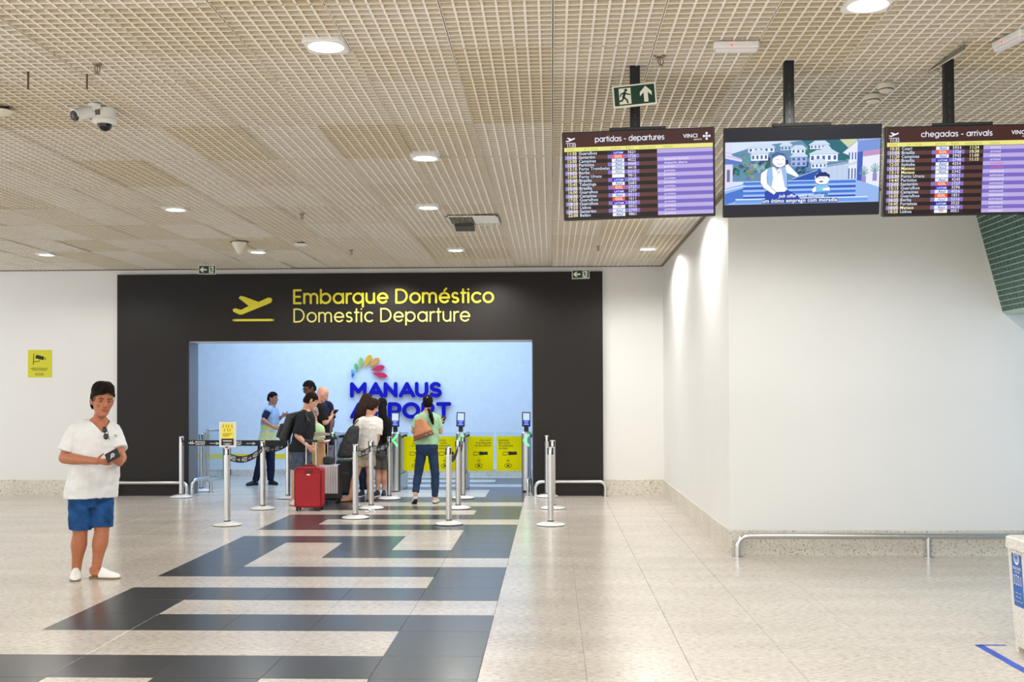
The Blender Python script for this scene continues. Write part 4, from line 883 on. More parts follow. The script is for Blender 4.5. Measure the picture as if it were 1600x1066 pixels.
# ------------------------------------------------------------------ recycling bin and floor tape
bn = thing('recycling_bin', 'pale stone-look recycling bin with a blue sticker at the right edge', 'bin', (3.2, 7.12, 0))
M_bin = granite('pale_bin_stone', rgb(214, 210, 202), rgb(180, 176, 168), rgb(230, 228, 222), .45, 70, (1, 1, 1))
bx = [(3.01, 6.94), (3.44, 6.94), (3.44, 7.30), (3.01, 7.30)]; bt = [(2.975, 6.915), (3.47, 6.915), (3.47, 7.325), (2.975, 7.325)]
obj('body', G().loft([[Vector((x, y, .035)) for x, y in bx], [Vector((x, y, .68)) for x, y in bt]]), M_bin, bn)
for x, y in bx: obj('foot', G().bbox((x - .02 * (1 if x > 3.2 else -1.0) - .02, y + .005 if y < 7.1 else y - .045, 0), (x - .02 * (1 if x > 3.2 else -1.0) + .02, y + .045 if y < 7.1 else y - .005, .036)), M_bin, bn)
n = 28; ci = [(3.222 + .13 * math.cos(2 * PI * (k + .5) / n), 7.12 + .12 * math.sin(2 * PI * (k + .5) / n)) for k in range(n)]
def sq(hx, hy):
    out = []
    for k in range(n):
        a = 2 * PI * (k + .5) / n; c, s_ = math.cos(a), math.sin(a); q_ = 1 / max(abs(c) / hx, abs(s_) / hy); out.append((3.222 + c * q_, 7.12 + s_ * q_))
    return out
Rz = lambda pts, z: [Vector((x, y, z)) for x, y in pts]
obj('lid', G().loft([Rz(ci, .672), Rz(sq(.272, .225), .672), Rz(sq(.272, .225), .738), Rz(sq(.265, .218), .745), Rz(ci, .745), Rz(ci, .672)], cap=False), M_bin, bn)
obj('liner', G().lathe([(.125, .745), (.12, .50), (0, .50)], (3.222, 7.12, 0), 24), M_black, bn)
def ons(a, b, d=0):      # sticker plane on the left face: a along -y, b up
    z = .30 + b * .34; x = 3.01 + (2.975 - 3.01) * (z - .035) / .645; return Vector((x - .0015 - d, 7.27 - a * .15, z))
g = G(); rr = [(.06, 0), (.94, 0), (1, .03), (1, .97), (.94, 1), (.06, 1), (0, .97), (0, .03)]; g.add([ons(*p) for p in rr], [tuple(range(8))]); g.cur = 1
f = lambda a, b, d=0: ons(a, b, .0008)
stroke(g, arc(.5, .93, .26, .115, 0, 360, 20), .045, f)
for k in range(3): a0 = 90 + 120 * k; stroke(g, arc(.5, .93, .14, .06, a0 - 40, a0 + 30, 5), .05, f)
text(g, 'RECICLÁVEIS', .5, .70, .075, 'C', True, f, sx=1.75); text(g, 'RECYCLABLE', .5, .64, .045, 'C', True, f, sx=1.9)
for k, (hw, hh) in enumerate(((.035, .16), (.06, .17), (.05, .16), (.035, .15))): c = .17 + k * .22; stroke(g, [(c - hw, .42), (c + hw, .42), (c + hw, .42 + hh), (c - hw, .42 + hh), (c - hw, .42)], .025, f)
for k, s_ in enumerate(('PLÁSTICO · PAPEL', 'METAL · VIDRO', 'Plastic, paper, metal, glass')): text(g, s_, .5, .24 - k * .075, .045, 'C', False, f, sx=1.7)
obj('sticker', g, [mat('sticker_blue', rgb(24, 92, 176), .4), M_prt], bn)
tp = thing('floor_tape', 'worn blue tape corner stuck on the floor around the recycling bin', 'tape', (2.8, 7.0, 0))
M_tape = mat('blue_tape', rgb(52, 84, 190), .6, noise_s=30, noise_a=.35)
A = onz(1530, 1008.5); B = onz(1601, 1051); E_ = onz(1562, 1008.5)
def strip(a, b, w_):
    d = (b - a); d.z = 0; L_ = d.length; d.normalize(); nn = Vector((-d.y, d.x, 0)); rr_ = random.Random(2); l, r = [], []
    for k in range(13): s_ = a + d * (L_ * k / 12); l.append(s_ + nn * (w_ / 2 + rr_.uniform(-.004, .002))); r.append(s_ - nn * (w_ / 2 + rr_.uniform(-.004, .002)))
    return G().loft([[Vector((p_.x, p_.y, .0004)) for p_ in l + r[::-1]], [Vector((p_.x, p_.y, .0012)) for p_ in l + r[::-1]]])
obj('tape_strip', strip(Vector((A.x, A.y, 0)), Vector((B.x + .02, B.y - .25, 0)), .06), M_tape, tp); obj('tape_strip', strip(Vector((A.x - .02, A.y, 0)), Vector((E_.x + .04, E_.y, 0)), .03), M_tape, tp)

# ------------------------------------------------------------------ people
def fuse(g, voxel, it=4, fac=.5, wr=0, wf=9, seed=0):
    """closed shapes grown together into one continuous skin"""
    me = g.mesh('tmp', []); o = bpy.data.objects.new('tmp', me); C.objects.link(o)
    r = o.modifiers.new('r', 'REMESH'); r.mode = 'VOXEL'; r.voxel_size = voxel
    s = o.modifiers.new('s', 'SMOOTH'); s.factor = fac; s.iterations = it
    dg = bpy.context.evaluated_depsgraph_get(); out = bpy.data.meshes.new_from_object(o.evaluated_get(dg))
    bpy.data.objects.remove(o); bpy.data.meshes.remove(me)
    if wr:
        nv = [(v.co + v.normal * wr * (noise.noise(Vector((v.co.x * wf + seed, v.co.y * wf, v.co.z * wf * 1.5))) + .5 * noise.noise(v.co * wf * 2.7))) for v in out.vertices]
        out.vertices.foreach_set('co', [c for v in nv for c in v])
    out.polygons.foreach_set('use_smooth', [True] * len(out.polygons)); out.update(); return out
def put(name, me, mats, parent, paint=None, drop=None, cuts=()):
    """links a fused mesh (world coordinates) under its thing; paint(co) -> material index; drop(co) -> remove face"""
    off = world_loc(parent)
    if drop:
        bm = bmesh.new(); bm.from_mesh(me)
        for pc_, pn in cuts: bmesh.ops.bisect_plane(bm, geom=bm.verts[:] + bm.edges[:] + bm.faces[:], plane_co=pc_, plane_no=pn, dist=1e-5)
        bmesh.ops.delete(bm, geom=[f for f in bm.faces if drop(f.calc_center_median())], context='FACES'); bm.to_mesh(me); bm.free()
    for m in mats: me.materials.append(m)
    if paint: me.polygons.foreach_set('material_index', [paint(p.center) for p in me.polygons])
    me.transform(Matrix.Translation(-off)); me.name = name
    o = bpy.data.objects.new(name, me); C.objects.link(o); o.parent = parent; return o
def basis(yaw, pitch=0, roll=0):
    a = math.radians(yaw); p = math.radians(pitch); r = math.radians(roll)
    F = Vector((math.sin(a), -math.cos(a), 0)); L = Vector((math.cos(a), math.sin(a), 0)); U = Vector((0, 0, 1))
    F, U = F * math.cos(p) - U * math.sin(p), U * math.cos(p) + F * math.sin(p)
    L, U = L * math.cos(r) + U * math.sin(r), U * math.cos(r) - L * math.sin(r)
    return L, F, U
HEAD = [(-.121, .018, .068, -.045), (-.112, .034, .083, -.02), (-.095, .046, .089, .02), (-.07, .056, .089, .055), (-.04, .065, .088, .078), (0, .072, .087, .092), (.035, .076, .089, .099), (.065, .075, .086, .099), (.09, .066, .072, .088), (.108, .05, .05, .066), (.119, .028, .026, .036), (.122, .008, .008, .01)]
def hsec(z):
    for i in range(len(HEAD) - 1):
        if HEAD[i][0] <= z <= HEAD[i + 1][0]:
            t = (z - HEAD[i][0]) / (HEAD[i + 1][0] - HEAD[i][0]); return [a + (b - a) * t for a, b in zip(HEAD[i][1:], HEAD[i + 1][1:])]
    return HEAD[0][1:] if z < 0 else HEAD[-1][1:]
def head_geo(g, c, B, s, female=False):
    L, F, U = B; w = lambda x, y, z: c + (L * x + F * y + U * z) * s
    rings = []
    for z, hw, fr, bk in HEAD:
        rings.append([w(hw * math.cos(t), (fr if math.sin(t) > 0 else bk) * math.sin(t), z) for t in [2 * PI * k / 20 for k in range(20)]])
    g.loft(rings)
    M = Matrix((L, F, U)).transposed()
    g.tube([w(0, .086, .022), w(0, .096, 0), w(0, .110, -.026), w(0, .112, -.036)], [.0085 * s, .010 * s, .0135 * s, .011 * s], 8, dome=True)
    for e in (-1, 1):
        g.ball(w(.013 * e, .097, -.037), (.0095 * s, .011 * s, .008 * s), M, 8, 6)
        g.ball(w(.031 * e, .079, .022), (.024 * s, .011 * s, .007 * s), M, 8, 6)          # brow
        g.ball(w(.043 * e, .066, -.022), (.020 * s, .013 * s, .018 * s), M, 8, 6)         # cheek
        g.ball(w(.077 * e, -.008, -.008), (.008 * s, .019 * s, .031 * s), M, 8, 8)        # ear
    g.ball(w(0, .089, -.061), (.023 * s, .008 * s, .0055 * s), M, 10, 6); g.ball(w(0, .087, -.071), (.019 * s, .008 * s, .006 * s), M, 10, 6)
    g.ball(w(0, .078, -.101), (.022 * s, .015 * s, .013 * s), M, 8, 6)
    return w
def sockets(me, w, s, F):
    for v in me.vertices:
        for e in (-1, 1):
            d = (v.co - w(.031 * e, .088, .002)).length
            if d < .03 * s: v.co -= F * (.011 * s * math.exp(-(d / (.012 * s)) ** 2))
        d = (v.co - w(0, .095, -.066)); 
        if abs(d.dot(F)) < .02 * s and d.length < .03 * s:
            zz = (v.co - w(0, 0, -.0655)).dot((w(0, 0, 1) - w(0, 0, 0)).normalized()); v.co -= F * (.005 * s * math.exp(-(zz / (.003 * s)) ** 2))
def hand_geo(g, wp, d, n, side, curl=.5, s=1.0, spread=.12):
    d = d.normalized(); n = (n - d * n.dot(d)).normalized(); e = d.cross(n) * side
    rings = []
    for t, a, b in ((-.012, .024, .019), (.0, .026, .018), (.03, .036, .016), (.07, .042, .0145), (.092, .040, .0125), (.10, .034, .008)):
        rings.append([wp + (d * t + e * (a * math.cos(q)) + n * (b * math.sin(q))) * s for q in [2 * PI * k / 12 for k in range(12)]])
    g.loft(rings)
    for k, (ln, r) in enumerate(((.066, .0085), (.075, .0088), (.071, .0085), (.056, .0075))):
        o = wp + (d * (.088 - .004 * abs(k - 1.3)) + e * ((1.5 - k) * .0205)) * s; dd = (d + e * ((1.5 - k) * spread)).normalized(); pts = [o - dd * .012 * s, o]; ang = curl * .55
        for q in (.45, .32, .23):
            v = dd * math.cos(ang) + n * math.sin(ang); pts.append(pts[-1] + v * ln * q * s); ang += curl * .75
        g.tube(pts, [r * s, r * s, r * .98 * s, r * .9 * s, r * .75 * s], 8, dome=True)
    o = wp + (d * .022 + e * .030) * s; v1 = (d * .55 + e * .75 + n * .35).normalized(); v2 = (d * .8 + e * .35 + n * (.3 + .3 * curl)).normalized()
    g.tube([o - v1 * .012 * s, o + v1 * .026 * s, o + v1 * .030 * s + v2 * .022 * s, o + v1 * .031 * s + v2 * .044 * s], [.014 * s, .0115 * s, .010 * s, .008 * s], 8, dome=True)
TORSO = [(-.22, .085, .085, 0), (-.11, .155, .118, -.006), (0, .170, .126, -.012), (.18, .160, .118, .004), (.38, .150, .112, .012), (.6, .163, .120, .010), (.8, .176, .114, .004), (.92, .150, .092, 0), (1.0, .080, .070, .0), (1.06, .058, .060, .008)]
def torso_at(f):
    for i in range(len(TORSO) - 1):
        if TORSO[i][0] <= f <= TORSO[i + 1][0]:
            t = (f - TORSO[i][0]) / (TORSO[i + 1][0] - TORSO[i][0]); return [a + (b - a) * t for a, b in zip(TORSO[i][1:], TORSO[i + 1][1:])]
    return TORSO[-1][1:]
def ring(c, L, F, a, b, n=24, p=2.4):
    out = []
    for k in range(n):
        t = 2 * PI * k / n; ct, st = math.cos(t), math.sin(t)
        out.append(c + L * (a * math.copysign(abs(ct) ** (2 / p), ct)) + F * (b * math.copysign(abs(st) ** (2 / p), st)))
    return out
def limb(a, b, r0, r1, bulge=0, bp=.3, n=6):
    """points and radii of a tapering limb with a muscle swell at fraction bp"""
    P, Rr = [], []
    for k in range(n + 1):
        t = k / n; P.append(a + (b - a) * t); Rr.append(r0 + (r1 - r0) * t + bulge * math.exp(-((t - bp) / .22) ** 2))
    return P, Rr
def skin(name, r, g, b): return mat(name, rgb(r, g, b), .5, spec=.4, noise_s=30, noise_a=.06)
def shoe(root, ank, d, mats, ground=0.0, lift=0, ln=.27, mule=False, s=1.0):
    """a shoe under the ankle, pointing along d; lift raises the heel"""
    d = Vector((d[0], d[1], 0)).normalized(); e = Vector((-d.y, d.x, 0)); heel = Vector((ank.x, ank.y, ground)) - d * .055 * s
    up = lambda t: lift * max(0, 1 - t / .72)
    def sec(t, hw, h, z0=0): 
        o = heel + d * (ln * t) + Vector((0, 0, up(t) + z0)); return [o + e * (hw * x) * s + Vector((0, 0, h * z)) for x, z in ((-.92, 0), (.92, 0), (1, .25), (.9, .62), (.5, .94), (0, 1), (-.5, .94), (-.9, .62), (-1, .25))]
    S = [(0, .022, .058), (.04, .031, .075), (.16, .036, .086), (.32, .037, .088), (.46, .040, .072), (.62, .045, .056), (.78, .046, .046), (.91, .036, .038), (1.0, .014, .026)]
    if mule: S = [(.33, .036, .05), (.40, .040, .088), (.50, .042, .076), (.62, .046, .058), (.78, .047, .046), (.91, .037, .036), (1.0, .014, .024)]
    u = obj('shoe', G().loft([sec(t, a, b, .016) for t, a, b in S]), mats[0], root, True)
    SO = [(-.01, .020, .02), (.03, .033, .022), (.3, .036, .02), (.5, .041, .02), (.75, .049, .02), (.92, .038, .019), (1.01, .014, .016)]
    rr = [[q for q in sec(t, a, b)] for t, a, b in SO]
    obj('sole', G().loft(rr), mats[1], u)
    return u
def person(label, Y, yaw, j, h=1.70, bw=1.0, bd=1.0, sk='skin_light', head=None, top=None, low=None, lk=1.0, ak=1.0, hair=None, voxel=.008, hands=(.5, .5), hnorm=(None, None), shoes=None, female=False, hs=1.0, waist=0, group=None, footless=False):
    """j: joints as photo points (px, py, offset in depth from Y); A is the image-left side, B the image-right side"""
    s = h / 1.72; K = {k: (v if isinstance(v, Vector) else at(v[0], v[1], Y + (v[2] if len(v) > 2 else 0))) for k, v in j.items()}
    skm = MATS[sk]; L, F, U = basis(yaw)
    base = Vector(((K['anA'].x + K['anB'].x) / 2, (K['anA'].y + K['anB'].y) / 2, 0))
    root = thing('person', label, 'person', base, group)
    pv, nk = K['pv'], K['nk']; ax = (nk - pv)
    def sect(f, da=0, db=0, ka=1, kb=1):
        a, b, of = torso_at(f); wb = 1 + waist * math.exp(-((f - .25) / .3) ** 2)
        return ring(pv + ax * f + F * (of + (wb - 1) * .06) * s, L, F, a * s * bw * ka + da, b * s * bd * kb * wb + db)
    g = G()
    fs = [-.22, -.16, -.11, -.05, 0, .09, .18, .28, .38, .49, .6, .7, .8, .87, .92, .96, 1.0, 1.06]
    g.loft([sect(f) for f in fs])
    hd = K['hd']; HB = basis(*(head or (yaw, 0, 0))); hl = .1 * s
    nb = hd - HB[2] * .085 * hs * s - HB[1] * .022 * s
    g.tube([nk - ax.normalized() * .03, nk + (nb - nk) * .5, nb, hd - HB[2] * .03 * hs * s - HB[1] * .02], [.066 * s, .056 * s * (.88 if female else 1), .054 * s * (.88 if female else 1), .05 * s], 14)
    hw = head_geo(g, hd, HB, hs * s, female)
    arm = {}
    for q, i in (('A', 0), ('B', 1)):
        sh, el, wr = K['sh' + q], K['el' + q], K['wr' + q]; k = s * ak * (.82 if female else 1)
        g.tube([nk - ax * .06, nk * .45 + sh * .55 + Vector((0, 0, .008)), sh], [.05 * k, .052 * k, .054 * k], 12, dome=True)
        P1, R1 = limb(sh, el, .052 * k, .040 * k, .004 * k, .35); P2, R2 = limb(el, wr, .041 * k, .0265 * k, .007 * k, .25)
        g.tube(P1, R1, 12, dome=True); g.tube(P2, R2, 12, dome=True); arm[q] = (P1, R1, P2, R2)
        d = (K['ha' + q] - wr) if 'ha' + q in K else (wr - el)
        n = hnorm[i] or (F * .3 - Vector((0, 0, 1)) * .2 - L * (1 if q == 'B' else -1) * .8)
        hand_geo(g, wr, d, n, 1 if q == 'A' else -1, hands[i], s * (.92 if female else 1))
    leg = {}
    for q in 'AB':
        hp, kn, an = K['hp' + q], K['kn' + q], K['an' + q]; k = s * lk * (.95 if female else 1)
        P1, R1 = limb(hp, kn, .086 * k, .056 * k, .004 * k, .25); P2, R2 = limb(kn, an, .054 * k, .036 * k, .014 * k, .28, 8)
        g.tube(P1, R1, 14, dome=True); g.tube(P2, R2, 14, dome=True); leg[q] = (P1, R1, P2, R2)
        td = Vector((j['to' + q][0], j['to' + q][1], 0)).normalized(); lift = j['to' + q][2] if len(j['to' + q]) > 2 else 0
        g.tube([an - td * .03 * s, Vector((an.x, an.y, .05 + lift * .6)) - td * .018 * s, Vector((an.x, an.y, .045 + lift * .5)) + td * .06 * s, Vector((an.x, an.y, .035 + lift * .2)) + td * .14 * s], [.036 * s, .036 * s, .034 * s, .028 * s], 10, dome=True)
    me = fuse(g, voxel, 3); sockets(me, hw, hs * s, HB[1])
    lip = mat('lip_' + sk, tuple(c * .62 if i else c * .75 for i, c in enumerate(skm.node_tree.nodes['Principled BSDF'].inputs['Base Color'].default_value)), .5) if False else mat('lips', rgb(142, 82, 64), .5)
    lc = hw(0, .094, -.066)
    def pb(co):
        d = co - lc; return 1 if abs(d.dot(HB[0])) < .024 * s and abs(d.dot(HB[2])) < .009 * s and abs(d.dot(HB[1])) < .02 * s else 0
    put('body', me, [skm, lip], root, pb)
    for e in (-1, 1):
        c = hw(.031 * e, .0755, .002)
        eye = obj('eye', G().ball(c, (.0125 * hs * s, .0095 * hs * s, .0066 * hs * s), Matrix(HB).transposed(), 12, 8), mat('eye_white_shaded', rgb(128, 104, 90), .5), root, True)  # eye white darkened, lid shade put into the colour
        obj('iris', G().ball(c + HB[1] * .0042 * hs * s, (.0062 * hs * s, .0062 * hs * s, .0062 * hs * s), Matrix(HB).transposed(), 10, 6), mat('iris_dark', rgb(20, 12, 8), .7, spec=.1), eye, True)
        obj('eyelid', G().tube([hw(.031 * e + .014 * q_, .0800 - .005 * abs(q_), .0088 - .0035 * abs(q_)) for q_ in (-1, -.5, 0, .5, 1)], (.0046 * hs * s), 8, dome=True), skm, root, True)
        obj('eyebrow', G().tube([hw(.013 * e, .0955, .019), hw(.030 * e, .0925, .0265), hw(.048 * e, .083, .0225)], [.0028 * s, .0036 * s, .0016 * s], 6, dome=True), mat('eyebrow_dark', rgb(52, 36, 28), .8), root)
    # clothes
    if top:
        d = top.get('d', .012); g = G(); hem = top.get('hem', -.08); up = top.get('neck', 1.0); lo = top.get('loose', .9); ch = torso_at(.8)[0]
        fl_ = [f for f in [-.22, -.16, -.11, -.05, 0, .09, .18, .28, .38, .49, .6, .7, .8, .87, .92, .96, 1.0] if hem < f < up - .01]
        def ts(f):
            a, b, of = torso_at(min(f, 1.05)); wb = 1 + waist * math.exp(-((f - .25) / .3) ** 2); a_ = max(a, lo * ch) if f < .8 else a; b_ = max(b, lo * .118) if f < .8 else b
            return ring(pv + ax * f + F * (of + (wb - 1) * .06) * s, L, F, a_ * s * bw + d + (.012 * top.get('flare', .5) if f < .1 else 0), b_ * s * bd * wb + d)
        g.loft([ts(hem)] + [ts(f) for f in fl_] + [ts(up)])
        for q in 'AB':
            P1, R1, P2, R2 = arm[q]; sh = P1[0]; k = s * ak * (.82 if female else 1)
            g.tube([nk - ax * .09, nk * .45 + sh * .55 + Vector((0, 0, .004)), sh], [.05 * k + d, .052 * k + d, .054 * k + d * 1.1], 14, dome=True)
            sl = top.get('sleeve', .75)
            if sl > 0:
                fr = min(sl, 1.0); e = sh + (P1[-1] - sh) * fr; sd = top.get('sd', .016)
                g.tube([sh, sh + (e - sh) * .5, e], [.054 * k + d, .053 * k + sd, (.053 if sl < 1 else .045) * k + sd], 14)
                if sl > 1: 
                    e2 = P2[0] + (P2[-1] - P2[0]) * (sl - 1); g.ball(P2[0], .045 * k + sd, None, 12, 8); g.tube([P2[0], P2[0] + (e2 - P2[0]) * .5, e2], [.044 * k + sd, .043 * k + sd * .9, .036 * k + sd * .8], 14)
        me = fuse(g, max(voxel, .0065), 3, wr=top.get('wr', .004), wf=top.get('wf', 9), seed=h * 10)
        dr = None; cuts = ()
        if top.get('v'):
            vz, vk = top['v']; cuts = [(nk - Vector((0, 0, vz)), Vector((0, 0, 1)) - L * vk), (nk - Vector((0, 0, vz)), Vector((0, 0, 1)) + L * vk), (nk + F * .002, F)]; L_, F_ = L, F; n0 = nk
            dr = lambda co: (co - n0).dot(F_) > .002 and (co - n0).z > -vz + vk * abs((co - n0).dot(L_)) and abs((co - n0).dot(L_)) < .085 * s
        put(top.get('name', 't_shirt'), me, top['m'], root, top.get('paint'), dr, cuts)
    if low:
        d = low.get('d', .012); g = G(); cut = low['cut']; tp_ = low.get('top', .2)
        g.loft([sect(f, d, d) for f in [-.22, -.16, -.11, -.05, 0, .1] if f < tp_ - .01] + [sect(tp_, d * .5, d * .5)])
        for q in 'AB':
            P1, R1, P2, R2 = leg[q]; hp = P1[0]
            fr = min(cut, 1.0); n = 5; fl2 = low.get('flare', .012)
            pts = [hp + (P1[-1] - hp) * (fr * k / n) for k in range(n + 1)]; k_ = s * lk * (.95 if female else 1)
            rad = [(.086 - (.030 * fr * k / n)) * k_ + d + fl2 * k / n for k in range(n + 1)]
            g.tube(pts, rad, 16)
            if cut > 1:
                e = P2[0] + (P2[-1] - P2[0]) * (cut - 1); n = 6; g.ball(P2[0], .056 * k_ + d + fl2, None, 12, 8)
                g.tube([P2[0] + (e - P2[0]) * (k / n) for k in range(n + 1)], [(.056 - .010 * k / n) * k_ + .008 * k_ * math.exp(-((k / n - .3) / .25) ** 2) + d * (1 - .2 * k / n) + fl2 * .6 for k in range(n + 1)], 16)
        put(low['name'], fuse(g, max(voxel, .0065), 3, wr=low.get('wr', .004), wf=11, seed=h * 7), low['m'], root, low.get('paint'))
    if shoes and not footless:
        for q in 'AB':
            t_ = j['to' + q]; shoe(root, K['an' + q], t_[:2], shoes['m'], lift=t_[2] if len(t_) > 2 else 0, ln=shoes.get('ln', .27) * s, mule=shoes.get('mule', False), s=s)
    # hair
    if hair:
        infl = hair.get('infl', .012); keep = hair['keep']; S = hs * s; g = G(); vol = hair.get('vol', 0); MB = Matrix(HB).transposed()
        g.ball(hw(0, .0, .030), ((.0745 + infl) * S, (.094 + infl) * S, (.092 + infl * .8 + vol) * S), MB, 28, 18)       # crown
        g.ball(hw(0, -.022, -.012), ((.071 + infl) * S, (.080 + infl) * S, (.078 + infl) * S), MB, 24, 14)                # back of the head
        rh = random.Random(int(h * 100))
        if vol or hair.get('rough'):
            for q_ in range(34):                        # locks combed from the crown over the head
                a = rh.uniform(0, 2 * PI); n_ = 6; lk_ = []
                for e in range(n_):
                    el_ = 1.25 - e * .17; r_ = math.cos(el_); lk_.append(hw((.076 + infl) * r_ * math.cos(a + e * .10), (.096 + infl) * r_ * math.sin(a + e * .10), .030 + (.090 + infl + vol) * math.sin(el_)))
                g.tube(lk_, [.008 * S, .012 * S, .013 * S, .012 * S, .010 * S, .006 * S], 8, dome=True)
        hm = fuse(g, max(.0048, voxel * .62), 2, wr=.0035, wf=34, seed=h * 5); inv = Matrix(HB)
        o_ = hw(0, 0, 0); bm = bmesh.new(); bm.from_mesh(hm)
        def loc_(co):
            d_ = inv @ (co - o_); return d_ / S
        bmesh.ops.delete(bm, geom=[f for f in bm.faces if not keep(*loc_(f.calc_center_median()))], context='FACES'); bm.to_mesh(hm); bm.free()
        if hair.get('locks'):
            g2 = G()
            for pts, rad in hair['locks']: g2.tube([at(a[0], a[1], Y + (a[2] if len(a) > 2 else 0)) for a in pts], rad, 14, flat=hair.get('flat', .7), dome=True)
            g2.ball(hw(0, -.02, .02), ((.070 + infl) * S, (.078 + infl) * S, (.09 + infl) * S), MB, 20, 12); lm = fuse(g2, .011, 4, wr=.006, wf=26, seed=h); bm = bmesh.new(); bm.from_mesh(hm); bm.from_mesh(lm); bm.to_mesh(hm); bm.free(); hm.polygons.foreach_set('use_smooth', [True] * len(hm.polygons))
        put('hair', hm, [hair['m']], root)
    return root, K, hw, HB
skin('skin_tan', 178, 112, 80); skin('skin_light', 212, 160, 134); skin('skin_pink', 206, 152, 134); skin('skin_dark', 104, 74, 62); skin('skin_mid', 176, 124, 100)
def hairmat(n, r, g, b): return mat(n, rgb(r, g, b), .75, spec=.15, noise_s=90, noise_a=.35, bump=.4, bump_s=120)
H_dk = hairmat('hair_dark_brown', 22, 14, 10); H_bk = hairmat('hair_black', 16, 13, 13); H_br = hairmat('hair_brown', 46, 30, 24); H_gr = hairmat('hair_grey', 150, 140, 134)
def cloth(n, r, g, b, a=.06): return mat(n, rgb(r, g, b), .85, spec=.2, noise_s=16, noise_a=a, bump=.25, bump_s=160)
short_keep = lambda x, y, z: z > (.064 - .28 * abs(x) + .10 * x + .004 * math.sin(90 * x) if y > .045 else -.005 if y > .012 else (.03 if abs(x) > .06 and y > -.025 else -.07))
crop_keep = lambda x, y, z: z > (.062 - .2 * abs(x) if y > .045 else .012 if y > .0 else (.025 if abs(x) > .06 and y > -.03 else -.06))
full_keep = lambda x, y, z: z > (.070 - .4 * abs(x) if y > .05 else -.02 if y > .02 else -.10)
M_mule = mat('white_leather', rgb(236, 236, 232), .4); M_sole = mat('brown_sole', rgb(128, 104, 78), .7); M_wsole = mat('white_sole', rgb(224, 222, 216), .6); M_bsole = mat('dark_sole', rgb(38, 36, 36), .8)
M_bshoe = mat('black_shoe', rgb(24, 24, 30), .6); M_wshoe = mat('white_sneaker', rgb(226, 222, 214), .5); M_sand = mat('tan_sandal', rgb(176, 130, 100), .6)
M_denim = mat('blue_denim', rgb(34, 74, 124), .85, spec=.15, noise_s=10, noise_a=.5, bump=.3, bump_s=220)

# 1 the man in front
Y1 = onz(140, 905).y
F1 = basis(14)[1]
man, K1, hw1, HB1 = person('man in white V-neck t-shirt and blue denim shorts standing in front of the left wall', Y1, 36, dict(
    pv=(143, 768), nk=(154, 659, .02), hd=(160, 626.5, -.02), shA=(117, 677, -.08), elA=(100, 716, -.14), wrA=(153, 721, -.36), haA=(170, 723, -.40), shB=(176, 675, .10), elB=(189, 714, .0), wrB=(187, 724, -.26), haB=(181, 716, -.36),
    hpA=(126, 776, -.05), hpB=(159, 775, .05), knA=(125, 836, -.04), knB=(159, 832, 0), anA=(119, 893, .06), anB=(150, 891, .03), toA=(.36, -.93), toB=(1, -.12)), lk=1.13,
    h=1.74, bw=1.12, bd=1.16, sk='skin_tan', head=(36, 4, -3), hs=1.19, ak=1.17, voxel=.0055, waist=.16, hands=(.75, .9), hnorm=(Vector((.2, .6, .55)), Vector((-.6, .5, .3))),
    top=dict(m=[cloth('white_cotton', 226, 226, 226, .03)], d=.018, hem=-.09, sleeve=.74, sd=.022, v=(.10, 1.25), wr=.011, wf=7, loose=1.02, flare=.7), low=dict(name='shorts', m=[M_denim], cut=.86, d=.012, flare=.020, top=.0, wr=.006),
    shoes=dict(m=[M_mule, M_sole], mule=True, ln=.285), hair=dict(m=H_dk, keep=short_keep, infl=.013, vol=.016))
# sunglasses on the collar, wallet in hand, chest mark
c = at(162.5, 671, Y1 - .20); t = thing('sunglasses', 'dark sunglasses hanging from the neckline of the man in white', 'sunglasses', c); dwn = Vector((.22, -.05, -1)).normalized(); sd = Vector((.97, -.1, .2)).normalized()
for k in (0, 1): obj('lens', G().ball(c + dwn * (.005 + .062 * k) + sd * .004, (.026, .007, .029), Matrix((sd, dwn.cross(sd), dwn)).transposed(), 14, 8), mat('sunglass_lens', rgb(34, 36, 34), .08), t, True)
obj('bridge', G().tube([c + dwn * .025 + Vector((0, -.006, 0)), c + dwn * .045 + Vector((0, -.006, 0))], .003, 8), M_black, t); obj('temple', G().tube([c + dwn * -.02 + sd * .018, c + dwn * .03 + sd * .034 + Vector((0, -.008, 0)), c + dwn * .105 + sd * .030], .0028, 8), M_black, t)
c = at(176, 712, Y1 - .46); t = thing('passport', 'small black booklet with a pale emblem in the hands of the man in white', 'booklet', c)
M = Matrix.Rotation(math.radians(-28), 3, 'Y') @ Matrix.Rotation(math.radians(-14), 3, 'X'); obj('cover', G().rbox(c, (.125, .012, .085), .003, M), mat('booklet_black', rgb(18, 18, 22), .45), t)
g = G(); em = lambda a, b, d=0: c + M @ Vector((a, -.0072, b)); stroke(g, arc(.004, 0, .016, .016, 0, 360, 14), .005, em); stroke(g, [(-.022, -.018), (-.008, -.004)], .008, em); stroke(g, arc(.004, 0, .007, .007, 0, 360, 10), .004, em); obj('emblem', g, M_prt, t)

dg_ = bpy.context.evaluated_depsgraph_get(); hit, p_, n_, *_q = SC.ray_cast(dg_, CAM, ray(180.5, 681).normalized())
if hit and abs(p_.y - Y1) < .5:
    e1 = Vector((1, 0, 0)); e1 = (e1 - n_ * e1.dot(n_)).normalized(); e2 = n_.cross(e1); e2 = e2 if e2.z > 0 else -e2; g = G(); cm = lambda a, b, d=0: p_ + n_ * .0025 + e1 * a + e2 * b
    stroke(g, [(-.012, .006), (-.004, -.003), (.002, .004), (.012, -.006)], .006, cm); obj('chest_mark', g, B_, man)
